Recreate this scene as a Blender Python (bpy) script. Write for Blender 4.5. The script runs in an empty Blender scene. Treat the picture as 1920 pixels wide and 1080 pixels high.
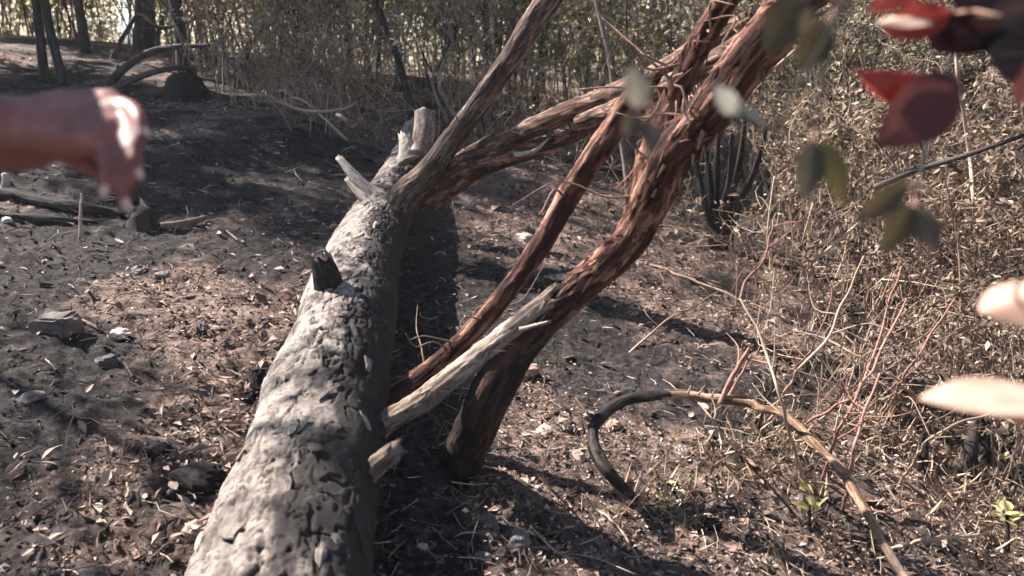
import bpy, math, random
import numpy as np
from mathutils import Vector

random.seed(7)
RNG = np.random.default_rng(11)
SC = bpy.context.scene
COL = SC.collection

# ------------------------------------------------------------------ camera
CAM_H, PITCH, FPX = 1.50, math.radians(18.0), 1478.0
cam_d = bpy.data.cameras.new("camera")
cam = bpy.data.objects.new("camera", cam_d)
COL.objects.link(cam)
cam.location = (0, 0, CAM_H)
cam.rotation_euler = (math.radians(90) - PITCH, 0, 0)
cam_d.sensor_width = 36.0
cam_d.lens = 36.0 * FPX / 1920.0
cam_d.clip_start = 0.02
cam_d.clip_end = 2000
cam_d.dof.use_dof = True
cam_d.dof.focus_distance = 3.4
cam_d.dof.aperture_fstop = (cam_d.lens / 1000) / 0.0085
SC.camera = cam

# ------------------------------------------------------------------ sky and sun
SUN_EL = math.radians(41)
SUN_DIR = np.array([0.875, -0.485, 0.0])                 # the way the light travels over the ground
SUN_DIR /= np.linalg.norm(SUN_DIR)
TRAVEL = Vector((SUN_DIR[0] * math.cos(SUN_EL), SUN_DIR[1] * math.cos(SUN_EL), -math.sin(SUN_EL)))
world = bpy.data.worlds.new("World")
SC.world = world
world.use_nodes = True
wn = world.node_tree
sky = wn.nodes.new('ShaderNodeTexSky')
sky.sky_type = 'NISHITA'
sky.sun_disc = False
sky.sun_elevation = SUN_EL
sky.sun_rotation = math.atan2(-SUN_DIR[0], -SUN_DIR[1])
sky.dust_density = 0.1
wn.links.new(sky.outputs[0], wn.nodes['Background'].inputs[0])
wn.nodes['Background'].inputs[1].default_value = 0.05
sun_d = bpy.data.lights.new("sun", 'SUN')
sun_d.energy = 5.0
sun_d.angle = math.radians(0.55)
sun_d.color = (1.0, 0.93, 0.86)
sun = bpy.data.objects.new("sun", sun_d)
COL.objects.link(sun)
sun.location = (-8, 6, 12)
sun.rotation_euler = TRAVEL.to_track_quat('-Z', 'Y').to_euler()

SC.view_settings.view_transform = 'Standard'
SC.view_settings.look = 'None'
SC.view_settings.gamma = 1.0
SC.view_settings.use_curve_mapping = False
SC.view_settings.exposure = 1.98
SC.render.filter_size = 1.9
SC.cycles.max_bounces = 4
SC.cycles.diffuse_bounces = 2
SC.cycles.glossy_bounces = 2
SC.cycles.transmission_bounces = 3
SC.cycles.transparent_max_bounces = 4
SC.cycles.use_adaptive_sampling = True
SC.cycles.adaptive_threshold = 0.035
SC.cycles.caustics_reflective = False
SC.cycles.caustics_refractive = False

# ------------------------------------------------------------------ noise
def _h(ix, iy, iz, s):
    n = (ix.astype(np.int64) * 374761393 + iy.astype(np.int64) * 668265263 + iz.astype(np.int64) * 2147483647 + s * 974711) & 0xFFFFFFFF
    n = ((n ^ (n >> 13)) * 1274126177) & 0xFFFFFFFF
    n = ((n ^ (n >> 16)) * 2246822519) & 0xFFFFFFFF
    return ((n ^ (n >> 15)) & 0xFFFFFF) / float(0xFFFFFF)

def vnoise(x, y, z, s=0):
    x, y, z = np.broadcast_arrays(np.asarray(x, float), np.asarray(y, float), np.asarray(z, float))
    ix, iy, iz = np.floor(x), np.floor(y), np.floor(z)
    fx, fy, fz = x - ix, y - iy, z - iz
    fx, fy, fz = fx*fx*(3-2*fx), fy*fy*(3-2*fy), fz*fz*(3-2*fz)
    out = 0
    for dx in (0, 1):
        for dy in (0, 1):
            for dz in (0, 1):
                w = (fx if dx else 1-fx) * (fy if dy else 1-fy) * (fz if dz else 1-fz)
                out = out + w * _h(ix+dx, iy+dy, iz+dz, s)
    return out * 2 - 1

def fbm(x, y, z, octv=4, s=0, gain=0.5):
    a, t, o = 1.0, 0.0, 0.0
    for k in range(octv):
        o = o + a * vnoise(x * 2**k, y * 2**k, z * 2**k, s + k * 17)
        t += a
        a *= gain
    return o / t

def worley(x, y, z, s=0):
    ix, iy, iz = np.floor(x), np.floor(y), np.floor(z)
    f1 = np.full(x.shape, 9.0); f2 = np.full(x.shape, 9.0); cid = np.zeros(x.shape)
    for dx in (-1, 0, 1):
        for dy in (-1, 0, 1):
            for dz in (-1, 0, 1):
                cx, cy, cz = ix+dx, iy+dy, iz+dz
                d = np.sqrt((cx + _h(cx, cy, cz, s) - x)**2 + (cy + _h(cx, cy, cz, s+1) - y)**2 + (cz + _h(cx, cy, cz, s+2) - z)**2)
                c = _h(cx, cy, cz, s+3)
                nearer = d < f1
                f2 = np.where(nearer, f1, np.minimum(f2, d))
                cid = np.where(nearer, c, cid)
                f1 = np.where(nearer, d, f1)
    return f1, f2, cid

def sstep(a, b, x):
    t = np.clip((x - a) / (b - a), 0, 1)
    return t * t * (3 - 2 * t)

# ------------------------------------------------------------------ terrain
def base_height(x, y):
    x = np.asarray(x, float); y = np.asarray(y, float)
    z = -0.13 * 9 * np.tanh(x / 9)
    yy = np.clip(y, -20, 12.5)
    z = z + 0.06 * (np.where(yy > 2, yy - 2, (yy - 2) * 0.4))
    z = z - 0.05 * np.clip(y - 12.5, 0, 30) * sstep(2, -3, x)
    z = z + 0.05 * np.clip(y - 14, 0, 60) * sstep(-4, 3, x)
    for mx, my, mr, mh in ((-2.3, 7.3, 1.1, 0.16), (0.1, 6.6, 0.8, 0.12), (-3.6, 6.4, 1.0, 0.10), (1.2, 5.6, 0.7, 0.08)):
        z = z + mh * np.exp(-((x - mx) ** 2 + (y - my) ** 2) / mr ** 2)
    return z

LOG_LINE = np.array([[-0.62, 0.9], [-0.52, 1.6], [-0.52, 2.2], [-0.55, 3.0], [-0.60, 3.8], [-0.70, 4.8], [-0.65, 5.4]])   # filled in once the log is laid

def ground_h(x, y):
    x = np.asarray(x, float); y = np.asarray(y, float)
    z = base_height(x, y)
    z = z + 0.05 * fbm(x / 1.1, y / 1.1, 0 * x, 2, 3) + 0.022 * fbm(x / 0.32, y / 0.32, 0 * x, 3, 9)
    return z

def char_shade_mask(x, y):
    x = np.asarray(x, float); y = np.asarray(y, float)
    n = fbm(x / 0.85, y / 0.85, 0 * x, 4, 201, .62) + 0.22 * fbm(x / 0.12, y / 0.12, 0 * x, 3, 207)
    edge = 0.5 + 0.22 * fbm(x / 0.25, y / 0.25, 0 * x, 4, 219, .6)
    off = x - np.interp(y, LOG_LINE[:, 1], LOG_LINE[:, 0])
    strip = sstep(edge + 0.10, edge - 0.08, off) * sstep(-0.35, -0.1, off) * sstep(6.5, 5.0, y)  # shadow right of the log, painted in as black ground
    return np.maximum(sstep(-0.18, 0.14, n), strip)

def gz(x, y):
    return float(ground_h(np.array([x]), np.array([y]))[0])

FWD = np.array([0, math.cos(PITCH), -math.sin(PITCH)])
UPV = np.array([0, math.sin(PITCH), math.cos(PITCH)])
RGT = np.array([1.0, 0, 0])
CPOS = np.array([0, 0, CAM_H])

def at(px, py, t):
    """a point of the place seen in the photograph's pixel (px, py), t metres ahead"""
    return CPOS + t * (FWD + RGT * (px - 960) / FPX + UPV * (540 - py) / FPX)

def on_ground(px, py, off=0.0):
    ts = np.concatenate([np.arange(0.8, 8, 0.01), np.arange(8, 40, 0.05)])
    P = CPOS[None] + ts[:, None] * (FWD + RGT * (px - 960) / FPX + UPV * (540 - py) / FPX)[None]
    hit = np.nonzero(P[:, 2] <= ground_h(P[:, 0], P[:, 1]) + off)[0]
    i = hit[0] if len(hit) else len(ts) - 1
    return P[i].copy(), float(ts[i])

# ------------------------------------------------------------------ mesh helpers
class MB:
    """collects vertices, quads and triangles of ONE mesh"""
    def __init__(self):
        self.v, self.q, self.t, self.a, self.n = [], [], [], {}, 0
    def add(self, V, Q=None, T=None, **attrs):
        V = np.asarray(V, float)
        if Q is not None and len(Q): self.q.append(np.asarray(Q, int) + self.n)
        if T is not None and len(T): self.t.append(np.asarray(T, int) + self.n)
        self.v.append(V)
        for k in set(self.a) | set(attrs):
            self.a.setdefault(k, [np.zeros(self.n)] if self.n else [])
            self.a[k].append(np.broadcast_to(np.asarray(attrs.get(k, 0.0), float), (len(V),)))
        self.n += len(V)
    def mesh(self, name, mat=None, smooth=True):
        V = np.concatenate(self.v)
        Q = np.concatenate(self.q) if self.q else np.zeros((0, 4), int)
        T = np.concatenate(self.t) if self.t else np.zeros((0, 3), int)
        me = bpy.data.meshes.new(name)
        me.vertices.add(len(V)); me.vertices.foreach_set('co', V.astype(np.float32).ravel())
        nl = Q.size + T.size
        me.loops.add(nl); me.loops.foreach_set('vertex_index', np.concatenate([Q.ravel(), T.ravel()]).astype(np.int32))
        me.polygons.add(len(Q) + len(T))
        me.polygons.foreach_set('loop_start', np.concatenate([np.arange(len(Q)) * 4, Q.size + np.arange(len(T)) * 3]).astype(np.int32))
        me.polygons.foreach_set('use_smooth', np.full(len(Q) + len(T), smooth))
        for k, parts in self.a.items():
            at_ = me.attributes.new(k, 'FLOAT', 'POINT')
            at_.data.foreach_set('value', np.concatenate(parts).astype(np.float32))
        me.update(calc_edges=True)
        me.validate()
        if mat: me.materials.append(mat)
        return me
    def build(self, name, mat, parent=None, smooth=True, origin=None):
        if origin is not None:
            self.v = [v - np.asarray(origin) for v in self.v]
        o = bpy.data.objects.new(name, self.mesh(name, mat, smooth))
        COL.objects.link(o)
        if origin is not None: o.location = tuple(origin)
        if parent is not None:
            o.parent = parent
            w, q = Vector((0, 0, 0)), parent
            while q is not None: w += Vector(q.location); q = q.parent
            o.location = Vector(o.location) - w
        return o

def tag(o, label=None, cat=None, group=None, kind=None):
    if label: o['label'] = label
    if cat: o['category'] = cat
    if group: o['group'] = group
    if kind: o['kind'] = kind
    return o

def empty(name, loc):
    o = bpy.data.objects.new(name, None)
    COL.objects.link(o)
    o.location = tuple(loc)
    o.empty_display_size = 0.1
    return o

def copy_tree(o, parent=None):
    c = o.copy(); COL.objects.link(c); c.parent = parent
    for ch in list(o.children): copy_tree(ch, c)
    return c

def smooth_path(pts, n):
    """Catmull-Rom through pts (any number of columns), n samples"""
    P = np.asarray(pts, float)
    if len(P) == 2:
        t = np.linspace(0, 1, n)[:, None]
        return P[0] * (1 - t) + P[1] * t
    E = np.vstack([2 * P[0] - P[1], P, 2 * P[-1] - P[-2]])
    seg = np.linalg.norm(np.diff(P[:, :3], axis=0), axis=1)
    cum = np.concatenate([[0], np.cumsum(seg)])
    s = np.linspace(0, cum[-1], n)
    i = np.clip(np.searchsorted(cum, s, side='right') - 1, 0, len(P) - 2)
    u = ((s - cum[i]) / np.maximum(seg[i], 1e-9))[:, None]
    p0, p1, p2, p3 = E[i], E[i+1], E[i+2], E[i+3]
    return 0.5 * (2*p1 + (p2-p0)*u + (2*p0-5*p1+4*p2-p3)*u**2 + (3*p1-p0-3*p2+p3)*u**3)

def frames(C):
    T = np.gradient(C, axis=0)
    T /= np.linalg.norm(T, axis=1)[:, None] + 1e-12
    ref = np.array([0, 0, 1.0]) if abs(T[0][2]) < 0.9 else np.array([1.0, 0, 0])
    N = np.zeros_like(C); B = np.zeros_like(C)
    n = ref - T[0] * ref.dot(T[0]); n /= np.linalg.norm(n)
    for i in range(len(C)):
        n = n - T[i] * n.dot(T[i]); n /= np.linalg.norm(n) + 1e-12
        N[i] = n; B[i] = np.cross(T[i], n)
    return T, N, B

def tube_arrays(C, R, sides, cap=True, disp=None, jag=0.0, jag_seed=0):
    """swept tube; disp(theta, u, r) -> (radial offset, attrs). jag lengthens the last ring raggedly"""
    C = np.asarray(C, float); R = np.broadcast_to(np.asarray(R, float), (len(C),))
    T, N, B = frames(C)
    th = np.linspace(0, 2 * math.pi, sides, endpoint=False)
    u = np.concatenate([[0], np.cumsum(np.linalg.norm(np.diff(C, axis=0), axis=1))])
    TH, U = np.meshgrid(th, u)
    RR = np.repeat(R[:, None], sides, 1)
    attrs = {}
    if disp is not None:
        d, attrs = disp(TH, U, RR)
        RR = RR + d
    V = C[:, None] + RR[..., None] * (np.cos(TH)[..., None] * N[:, None] + np.sin(TH)[..., None] * B[:, None])
    if jag:
        j = jag * (0.5 + 0.5 * vnoise(np.cos(th) * 2.6, np.sin(th) * 2.6, 0 * th, jag_seed) + 0.6 * vnoise(np.cos(th) * 7, np.sin(th) * 7, 0 * th, jag_seed + 5))
        V[-1] += T[-1] * j[:, None]
    m = len(C)
    a = np.arange(m - 1)[:, None] * sides + np.arange(sides)[None]
    b = np.arange(m - 1)[:, None] * sides + (np.arange(sides)[None] + 1) % sides
    Q = np.stack([a, b, b + sides, a + sides], -1).reshape(-1, 4)
    V = V.reshape(-1, 3)
    Tt = []
    if cap:
        c0, c1 = len(V), len(V) + 1
        V = np.vstack([V, C[0], C[-1] - (T[-1] * jag * 0.3 if jag else 0)])
        k = np.arange(sides); k2 = (k + 1) % sides
        Tt = np.concatenate([np.stack([np.full(sides, c0), k2, k], -1), np.stack([np.full(sides, c1), (m-1)*sides + k, (m-1)*sides + k2], -1)])
        attrs = {q: np.concatenate([np.ravel(w), [0, 1.0]]) for q, w in attrs.items()}
    else:
        attrs = {q: np.ravel(w) for q, w in attrs.items()}
    return V, Q, Tt, attrs

def add_tube(mb, pts, radii, sides=6, n=None, **kw):
    P = np.column_stack([np.asarray(pts, float), np.broadcast_to(np.asarray(radii, float), (len(pts),))])
    S = smooth_path(P, n or max(2, 4 * (len(pts) - 1) + 1))
    V, Q, T, A = tube_arrays(S[:, :3], np.maximum(S[:, 3], 0.0004), sides, **kw)
    mb.add(V, Q, T, **A)
    return S

# ------------------------------------------------------------------ materials
def mat(name, rough=0.85, spec=0.25):
    m = bpy.data.materials.new(name); m.use_nodes = True
    nt = m.node_tree; b = nt.nodes['Principled BSDF']
    b.inputs['Roughness'].default_value = rough
    b.inputs['Specular IOR Level'].default_value = spec
    return m, nt, b

def nd(nt, typ, **kw):
    n = nt.nodes.new(typ)
    for k, v in kw.items(): setattr(n, k, v)
    return n

def ramp(nt, src, stops):
    r = nd(nt, 'ShaderNodeValToRGB')
    e = r.color_ramp.elements
    while len(e) < len(stops): e.new(0.5)
    for k, (p, c) in enumerate(stops):
        e[k].position = p; e[k].color = (*c, 1)
    nt.links.new(src, r.inputs[0])
    return r.outputs[0]

def noise(nt, scale, detail=4, rough=0.6, vec=None, dist=0.0):
    n = nd(nt, 'ShaderNodeTexNoise')
    n.inputs['Scale'].default_value = scale; n.inputs['Detail'].default_value = detail
    n.inputs['Roughness'].default_value = rough; n.inputs['Distortion'].default_value = dist
    if vec is not None: nt.links.new(vec, n.inputs['Vector'])
    return n.outputs[0]

def mixc(nt, fac, a, b, mode='MIX'):
    m = nd(nt, 'ShaderNodeMix', data_type='RGBA', blend_type=mode)
    for s, v in ((m.inputs[0], fac), (m.inputs[6], a), (m.inputs[7], b)):
        if isinstance(v, (int, float)): s.default_value = v
        elif isinstance(v, tuple): s.default_value = (*v, 1)
        else: nt.links.new(v, s)
    return m.outputs[2]

def bump(nt, b, src, strength=0.5, dist=0.01):
    n = nd(nt, 'ShaderNodeBump')
    n.inputs['Strength'].default_value = strength; n.inputs['Distance'].default_value = dist
    nt.links.new(src, n.inputs['Height']); nt.links.new(n.outputs[0], b.inputs['Normal'])

def coords(nt, scale=(1, 1, 1)):
    g = nd(nt, 'ShaderNodeNewGeometry')
    m = nd(nt, 'ShaderNodeMapping')
    m.inputs['Scale'].default_value = scale
    nt.links.new(g.outputs['Position'], m.inputs[0])
    return m.outputs[0]

def attr(nt, name):
    return nd(nt, 'ShaderNodeAttribute', attribute_name=name).outputs['Fac']

M = {}

def m_ground():
    m, nt, b = mat('burnt_soil', 0.95, 0.15)
    v = coords(nt)
    fine = noise(nt, 34, 6, 0.7, v)
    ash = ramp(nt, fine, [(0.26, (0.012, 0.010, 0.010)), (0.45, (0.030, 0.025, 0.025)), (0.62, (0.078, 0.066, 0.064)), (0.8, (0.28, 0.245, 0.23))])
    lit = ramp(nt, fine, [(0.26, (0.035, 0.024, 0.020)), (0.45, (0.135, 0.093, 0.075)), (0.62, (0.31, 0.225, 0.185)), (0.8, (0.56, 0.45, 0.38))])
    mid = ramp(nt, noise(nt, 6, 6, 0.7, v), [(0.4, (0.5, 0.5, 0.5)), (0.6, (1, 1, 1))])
    c = mixc(nt, attr(nt, 'char'), lit, ash)  # char patches plus the log's painted shadow
    c = mixc(nt, 1.0, c, mid, 'MULTIPLY')
    nt.links.new(c, b.inputs['Base Color'])
    bump(nt, b, noise(nt, 90, 6, 0.75, v), 0.9, 0.012)
    return m
M['ground'] = m_ground()

def m_tone(name, stops, rough=0.9, grain=60, gs=0.35, bumps=0.4, key='tone', spec=0.2):
    """colour picked by the piece's own tone attribute, with grain"""
    m, nt, b = mat(name, rough, spec)
    v = coords(nt)
    c = ramp(nt, attr(nt, key), stops)
    g = ramp(nt, noise(nt, grain, 5, 0.65, v), [(0.25, (1 - gs,) * 3), (0.75, (1 + gs * 0.4,) * 3)])
    nt.links.new(mixc(nt, 1.0, c, g, 'MULTIPLY'), b.inputs['Base Color'])
    if bumps: bump(nt, b, noise(nt, grain * 1.5, 5, 0.7, v), bumps, 0.004)
    return m

M['litter'] = m_tone('leaf_litter', [(0.0, (0.04, 0.03, 0.028)), (0.25, (0.14, 0.10, 0.082)), (0.5, (0.30, 0.20, 0.16)), (0.75, (0.48, 0.35, 0.29)), (1.0, (0.66, 0.56, 0.49))], 0.85)
M['clods'] = m_tone('ash_clods', [(0.0, (0.025, 0.02, 0.02)), (0.35, (0.10, 0.08, 0.073)), (0.7, (0.27, 0.22, 0.20)), (1.0, (0.5, 0.43, 0.40))], 0.95)
M['twiglet'] = m_tone('dead_twigs', [(0.0, (0.03, 0.02, 0.02)), (0.5, (0.20, 0.13, 0.10)), (1.0, (0.46, 0.36, 0.29))], 0.85)
M['straw'] = m_tone('dry_straw', [(0.0, (0.13, 0.085, 0.055)), (0.6, (0.36, 0.26, 0.18)), (1.0, (0.56, 0.45, 0.32))], 0.8)

def m_trunk():
    m, nt, b = mat('flaky_grey_bark', 0.9, 0.2)
    v = coords(nt)
    tone = attr(nt, 'tone'); crack = attr(nt, 'crack')
    c = ramp(nt, tone, [(0.0, (0.05, 0.042, 0.038)), (0.35, (0.13, 0.112, 0.10)), (0.7, (0.25, 0.217, 0.19)), (1.0, (0.42, 0.372, 0.33))])
    pale = ramp(nt, noise(nt, 4.5, 5, 0.6, v), [(0.45, (0, 0, 0)), (0.65, (0.6, 0.6, 0.6))])
    c = mixc(nt, pale, c, (0.41, 0.345, 0.30))
    g = ramp(nt, noise(nt, 55, 7, 0.7, v), [(0.32, (0.38, 0.36, 0.35)), (0.52, (1.0, 1.0, 1.0)), (0.75, (1.2, 1.18, 1.15))])
    c = mixc(nt, 1.0, c, g, 'MULTIPLY')
    soot = ramp(nt, noise(nt, 3.4, 7, 0.75, v), [(0.48, (0, 0, 0)), (0.66, (0.75, 0.75, 0.75))])
    c = mixc(nt, soot, c, (0.05, 0.043, 0.042))
    c = mixc(nt, attr(nt, 'flank_shade'), c, (0.022, 0.019, 0.019))  # flank shade painted into the bark colour
    c = mixc(nt, crack, c, (0.04, 0.029, 0.025))
    nt.links.new(c, b.inputs['Base Color'])
    bump(nt, b, noise(nt, 90, 8, 0.75, v, 0.6), 0.8, 0.007)
    return m
M['trunk'] = m_trunk()

def m_limb(name, dark, mid, light, soot_amt=0.3):
    m, nt, b = mat(name, 0.88, 0.22)
    v = coords(nt)
    c = ramp(nt, attr(nt, 'tone'), [(0.0, dark), (0.5, mid), (1.0, light)])
    g = ramp(nt, noise(nt, 70, 7, 0.7, v), [(0.3, (0.6, 0.58, 0.56)), (0.62, (1, 1, 1)), (0.85, (1.25, 1.2, 1.15))])
    c = mixc(nt, 1.0, c, g, 'MULTIPLY')
    s = ramp(nt, noise(nt, 3.0, 6, 0.7, v), [(0.52, (0, 0, 0)), (0.72, (soot_amt,) * 3)])
    c = mixc(nt, s, c, (0.035, 0.028, 0.027))
    nt.links.new(c, b.inputs['Base Color'])
    bump(nt, b, noise(nt, 130, 6, 0.75, v), 0.8, 0.005)
    return m
M['red_limb'] = m_limb('red_fibrous_bark', (0.022, 0.010, 0.008), (0.105, 0.043, 0.030), (0.46, 0.25, 0.18), 0.5)
M['grey_limb'] = m_limb('grey_brown_limb_bark', (0.03, 0.02, 0.016), (0.105, 0.068, 0.054), (0.33, 0.25, 0.205), 0.55)
M['pale_limb'] = m_limb('weathered_tan_bark', (0.13, 0.09, 0.07), (0.30, 0.225, 0.18), (0.50, 0.42, 0.36), 0.3)
M['brown_limb'] = m_limb('brown_limb_bark', (0.035, 0.020, 0.015), (0.155, 0.088, 0.062), (0.46, 0.31, 0.235), 0.4)
M['dark_red'] = m_limb('dark_red_bark', (0.008, 0.006, 0.006), (0.026, 0.015, 0.013), (0.10, 0.048, 0.036), 0.6)
M['tan_branch'] = m_limb('tan_scorched_bark', (0.13, 0.07, 0.042), (0.36, 0.225, 0.15), (0.60, 0.44, 0.33), 0.3)
M['pale_wood'] = m_limb('bare_pale_wood', (0.28, 0.22, 0.18), (0.46, 0.39, 0.335), (0.62, 0.55, 0.48), 0.12)
M['char'] = m_limb('charred_bark', (0.012, 0.010, 0.010), (0.032, 0.026, 0.026), (0.09, 0.072, 0.066), 0.3)
M['tree_bark'] = m_limb('dark_grey_tree_bark', (0.028, 0.024, 0.024), (0.068, 0.058, 0.055), (0.15, 0.13, 0.12), 0.5)
M['stem'] = m_tone('shrub_stem_bark', [(0.0, (0.05, 0.04, 0.036)), (0.5, (0.24, 0.19, 0.155)), (1.0, (0.48, 0.40, 0.33))], 0.85, 30)
M['red_twig'] = m_tone('red_brown_twig_bark', [(0.0, (0.13, 0.045, 0.038)), (1.0, (0.42, 0.24, 0.19))], 0.7, 60)
M['tan_twig'] = m_tone('tan_twig_bark', [(0.0, (0.22, 0.14, 0.10)), (1.0, (0.56, 0.42, 0.33))], 0.8, 60)
M['stone'] = m_tone('ashy_stone', [(0.0, (0.07, 0.06, 0.058)), (0.5, (0.19, 0.165, 0.155)), (1.0, (0.42, 0.38, 0.35))], 0.9, 40, 0.5, 0.7)

def m_leaf(name, stops, trans=0.35, rough=0.5, tcol=1.6, grain=30, gs=0.3, spec=0.4):
    m, nt, b = mat(name, rough, spec)
    v = coords(nt)
    c = ramp(nt, attr(nt, 'tone'), stops)
    g = ramp(nt, noise(nt, grain, 4, 0.6, v), [(0.3, (1 - gs,) * 3), (0.7, (1 + gs * 0.3,) * 3)])
    c = mixc(nt, 1.0, c, g, 'MULTIPLY')
    nt.links.new(c, b.inputs['Base Color'])
    t = nd(nt, 'ShaderNodeBsdfTranslucent')
    c2 = mixc(nt, 1.0, c, (tcol, tcol * 0.97, tcol * 0.9), 'MULTIPLY')
    nt.links.new(c2, t.inputs[0])
    x = nd(nt, 'ShaderNodeMixShader'); x.inputs[0].default_value = trans
    nt.links.new(b.outputs[0], x.inputs[1]); nt.links.new(t.outputs[0], x.inputs[2])
    nt.links.new(x.outputs[0], nt.nodes['Material Output'].inputs[0])
    return m
M['olive_leaf'] = m_leaf('olive_scrub_leaf', [(0, (0.11, 0.105, 0.07)), (0.4, (0.29, 0.265, 0.19)), (0.75, (0.47, 0.42, 0.33)), (1, (0.70, 0.63, 0.52))], 0.55, 0.5, 1.9)
M['gold_leaf'] = m_leaf('yellow_green_leaf', [(0, (0.07, 0.07, 0.02)), (0.5, (0.27, 0.24, 0.08)), (0.85, (0.46, 0.40, 0.16)), (1, (0.6, 0.52, 0.3))], 0.5, 0.5, 1.7)
M['dark_leaf'] = m_leaf('dull_green_leaf', [(0, (0.05, 0.048, 0.028)), (0.5, (0.17, 0.15, 0.092)), (0.85, (0.34, 0.29, 0.19)), (1, (0.58, 0.51, 0.39))], 0.45)
M['dry_leaf'] = m_leaf('dry_brown_leaf', [(0, (0.07, 0.048, 0.034)), (0.5, (0.21, 0.155, 0.115)), (0.85, (0.40, 0.31, 0.235)), (1, (0.64, 0.55, 0.44))], 0.3, 0.7)

# ------------------------------------------------------------------ the ground, one sheet to the horizon
def build_ground():
    fine = np.radians(np.linspace(-42, 42, 520))
    rest = np.radians(np.linspace(42, 318, 90)[1:-1])
    ang = np.concatenate([fine, rest])
    rad = np.concatenate([[0.25, 0.7], np.geomspace(1.2, 16, 490), np.geomspace(16.5, 900, 40)])
    A, R = np.meshgrid(ang, rad)
    X, Y = R * np.sin(A), R * np.cos(A)
    Z = ground_h(X, Y)
    near = sstep(14, 3, R) 
    f1, f2, cid = worley(X / 0.085 + 0.5 * vnoise(X / 0.05, Y / 0.05, 0 * X, 5), Y / 0.085, np.full_like(X, 0.5), 21)
    Z = Z + near * (0.014 * (cid - 0.4) * sstep(0, 0.35, f2 - f1) + 0.020 * fbm(X / 0.055, Y / 0.055, 0 * X, 3, 31))
    # scorched hollows left by burnt roots beside the log
    for (hx, hy, hr, hd) in HOLLOWS:
        Z = Z - hd * np.exp(-(((X - hx) ** 2 + (Y - hy) ** 2) / hr ** 2) ** 2)
    na, nr = len(ang), len(rad)
    a = np.arange(nr - 1)[:, None] * na + np.arange(na)[None]
    b = np.arange(nr - 1)[:, None] * na + (np.arange(na)[None] + 1) % na
    mb = MB()
    V = np.stack([X, Y, Z], -1).reshape(-1, 3)
    c = len(V)
    V = np.vstack([V, [0, 0, gz(0, 0)]])
    k = np.arange(na)
    mb.add(V, np.stack([a, b, b + na, a + na], -1).reshape(-1, 4)[:, ::-1], np.stack([np.full(na, c), k, (k + 1) % na], -1)[:, ::-1], char=np.append(char_shade_mask(X, Y).ravel(), 0.5))  # char also holds the log's painted shadow
    return tag(mb.build('ground', M['ground']), 'burnt ashy forest ground rising to the left', kind='structure')

HOLLOWS = []
for px, py, r, d in ((375, 885, 0.12, 0.12), (500, 735, 0.09, 0.10), (1010, 440, 0.10, 0.06), (1330, 985, 0.05, 0.05), (1190, 920, 0.07, 0.05)):
    p, _ = on_ground(px, py)
    HOLLOWS.append((p[0], p[1], r, d))
# ------------------------------------------------------------------ the fallen tree
def bark_disp(seed, amp=1.0, freq=1.0):
    def f(TH, U, RR):
        x, y, z = np.cos(TH) * RR, np.sin(TH) * RR, U
        w = 0.016 * vnoise(x / 0.03, y / 0.03, z / 0.04, seed) + 0.035 * fbm(x / 0.10, y / 0.10, z / 0.12, 3, seed + 1)
        c1 = fbm((x + w) / 0.060, (y - w) / 0.060, (z + w) / 0.13, 3, seed + 2, .5)
        c2 = fbm((x - 0.5 * w) / 0.030, (y + 0.5 * w) / 0.030, (z + w) / 0.26, 3, seed + 30, .5)
        lay = fbm((x + w) / 0.09, (y + w) / 0.09, (z - w) / 0.15, 3, seed + 40, .5) * 2.8
        fl = np.floor(lay); step = fl + sstep(0.0, 0.12, lay - fl)
        mask = sstep(-0.25, 0.25, fbm(x / 0.16, y / 0.16, z / 0.24, 3, seed + 14))
        cr = (1 - sstep(0.015, 0.075, np.abs(c1))) * (0.25 + 0.75 * mask)
        cr2 = (1 - sstep(0.01, 0.085, np.abs(c2))) * sstep(-0.15, 0.25, fbm(x / 0.11, y / 0.11, z / 0.2, 3, seed + 4))
        fine = fbm(x / 0.02, y / 0.02, z / 0.035, 3, seed + 6)
        d = amp * (0.0042 * step - 0.012 * cr - 0.008 * cr2 + 0.016 * fbm(x / 0.25, y / 0.25, z / 0.35, 2, seed + 5) + 0.0022 * fine)
        tone = np.clip(0.55 + 0.16 * step + 0.30 * fine + 0.3 * fbm(x / 0.12, y / 0.12, z / 0.12, 4, seed + 7), 0, 1)
        return d, dict(tone=tone, crack=np.clip(np.maximum(cr, 0.8 * cr2) * 0.9, 0, 1))
    return f

def fibre_disp(seed, amp=1.0, shag=1.0):
    def f(TH, U, RR):
        a, b = np.cos(TH), np.sin(TH)
        k = RR / 0.007
        n1 = fbm(a * k, b * k, U / 0.10, 4, seed, 0.65)
        n2 = fbm(a * k * 0.2, b * k * 0.2, U / 0.16, 2, seed + 5)
        f1, f2, cid = worley(a * k * 0.55 + 3 + n2, b * k * 0.55 + n2, U / 0.06 + n1, seed + 8)
        d = amp * (0.0055 * n1 + 0.05 * RR * n2 + 0.0045 * shag * (cid - 0.4) * sstep(0, 0.25, f2 - f1)) * np.minimum(1, RR / 0.03)
        tone = np.clip(0.42 + 0.75 * n1 + 0.7 * (cid - 0.5) + 0.5 * n2, 0, 1)
        return d, dict(tone=tone, crack=np.zeros_like(tone))
    return f

# the lying trunk: axis found from its silhouette, resting on the slope
AX = [(490, 1330, 0.222), (532, 1080, 0.215), (582, 880, 0.210), (626, 700, 0.204), (657, 570, 0.196), (684, 475, 0.186), (720, 398, 0.174), (746, 338, 0.142), (762, 302, 0.116), (776, 262, 0.096)]
trunk_pts = []
for px, py, r in AX:
    p, _ = on_ground(px, py, off=r * 0.92)
    trunk_pts.append([*p, r])
trunk_pts = np.array(trunk_pts)
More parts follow.
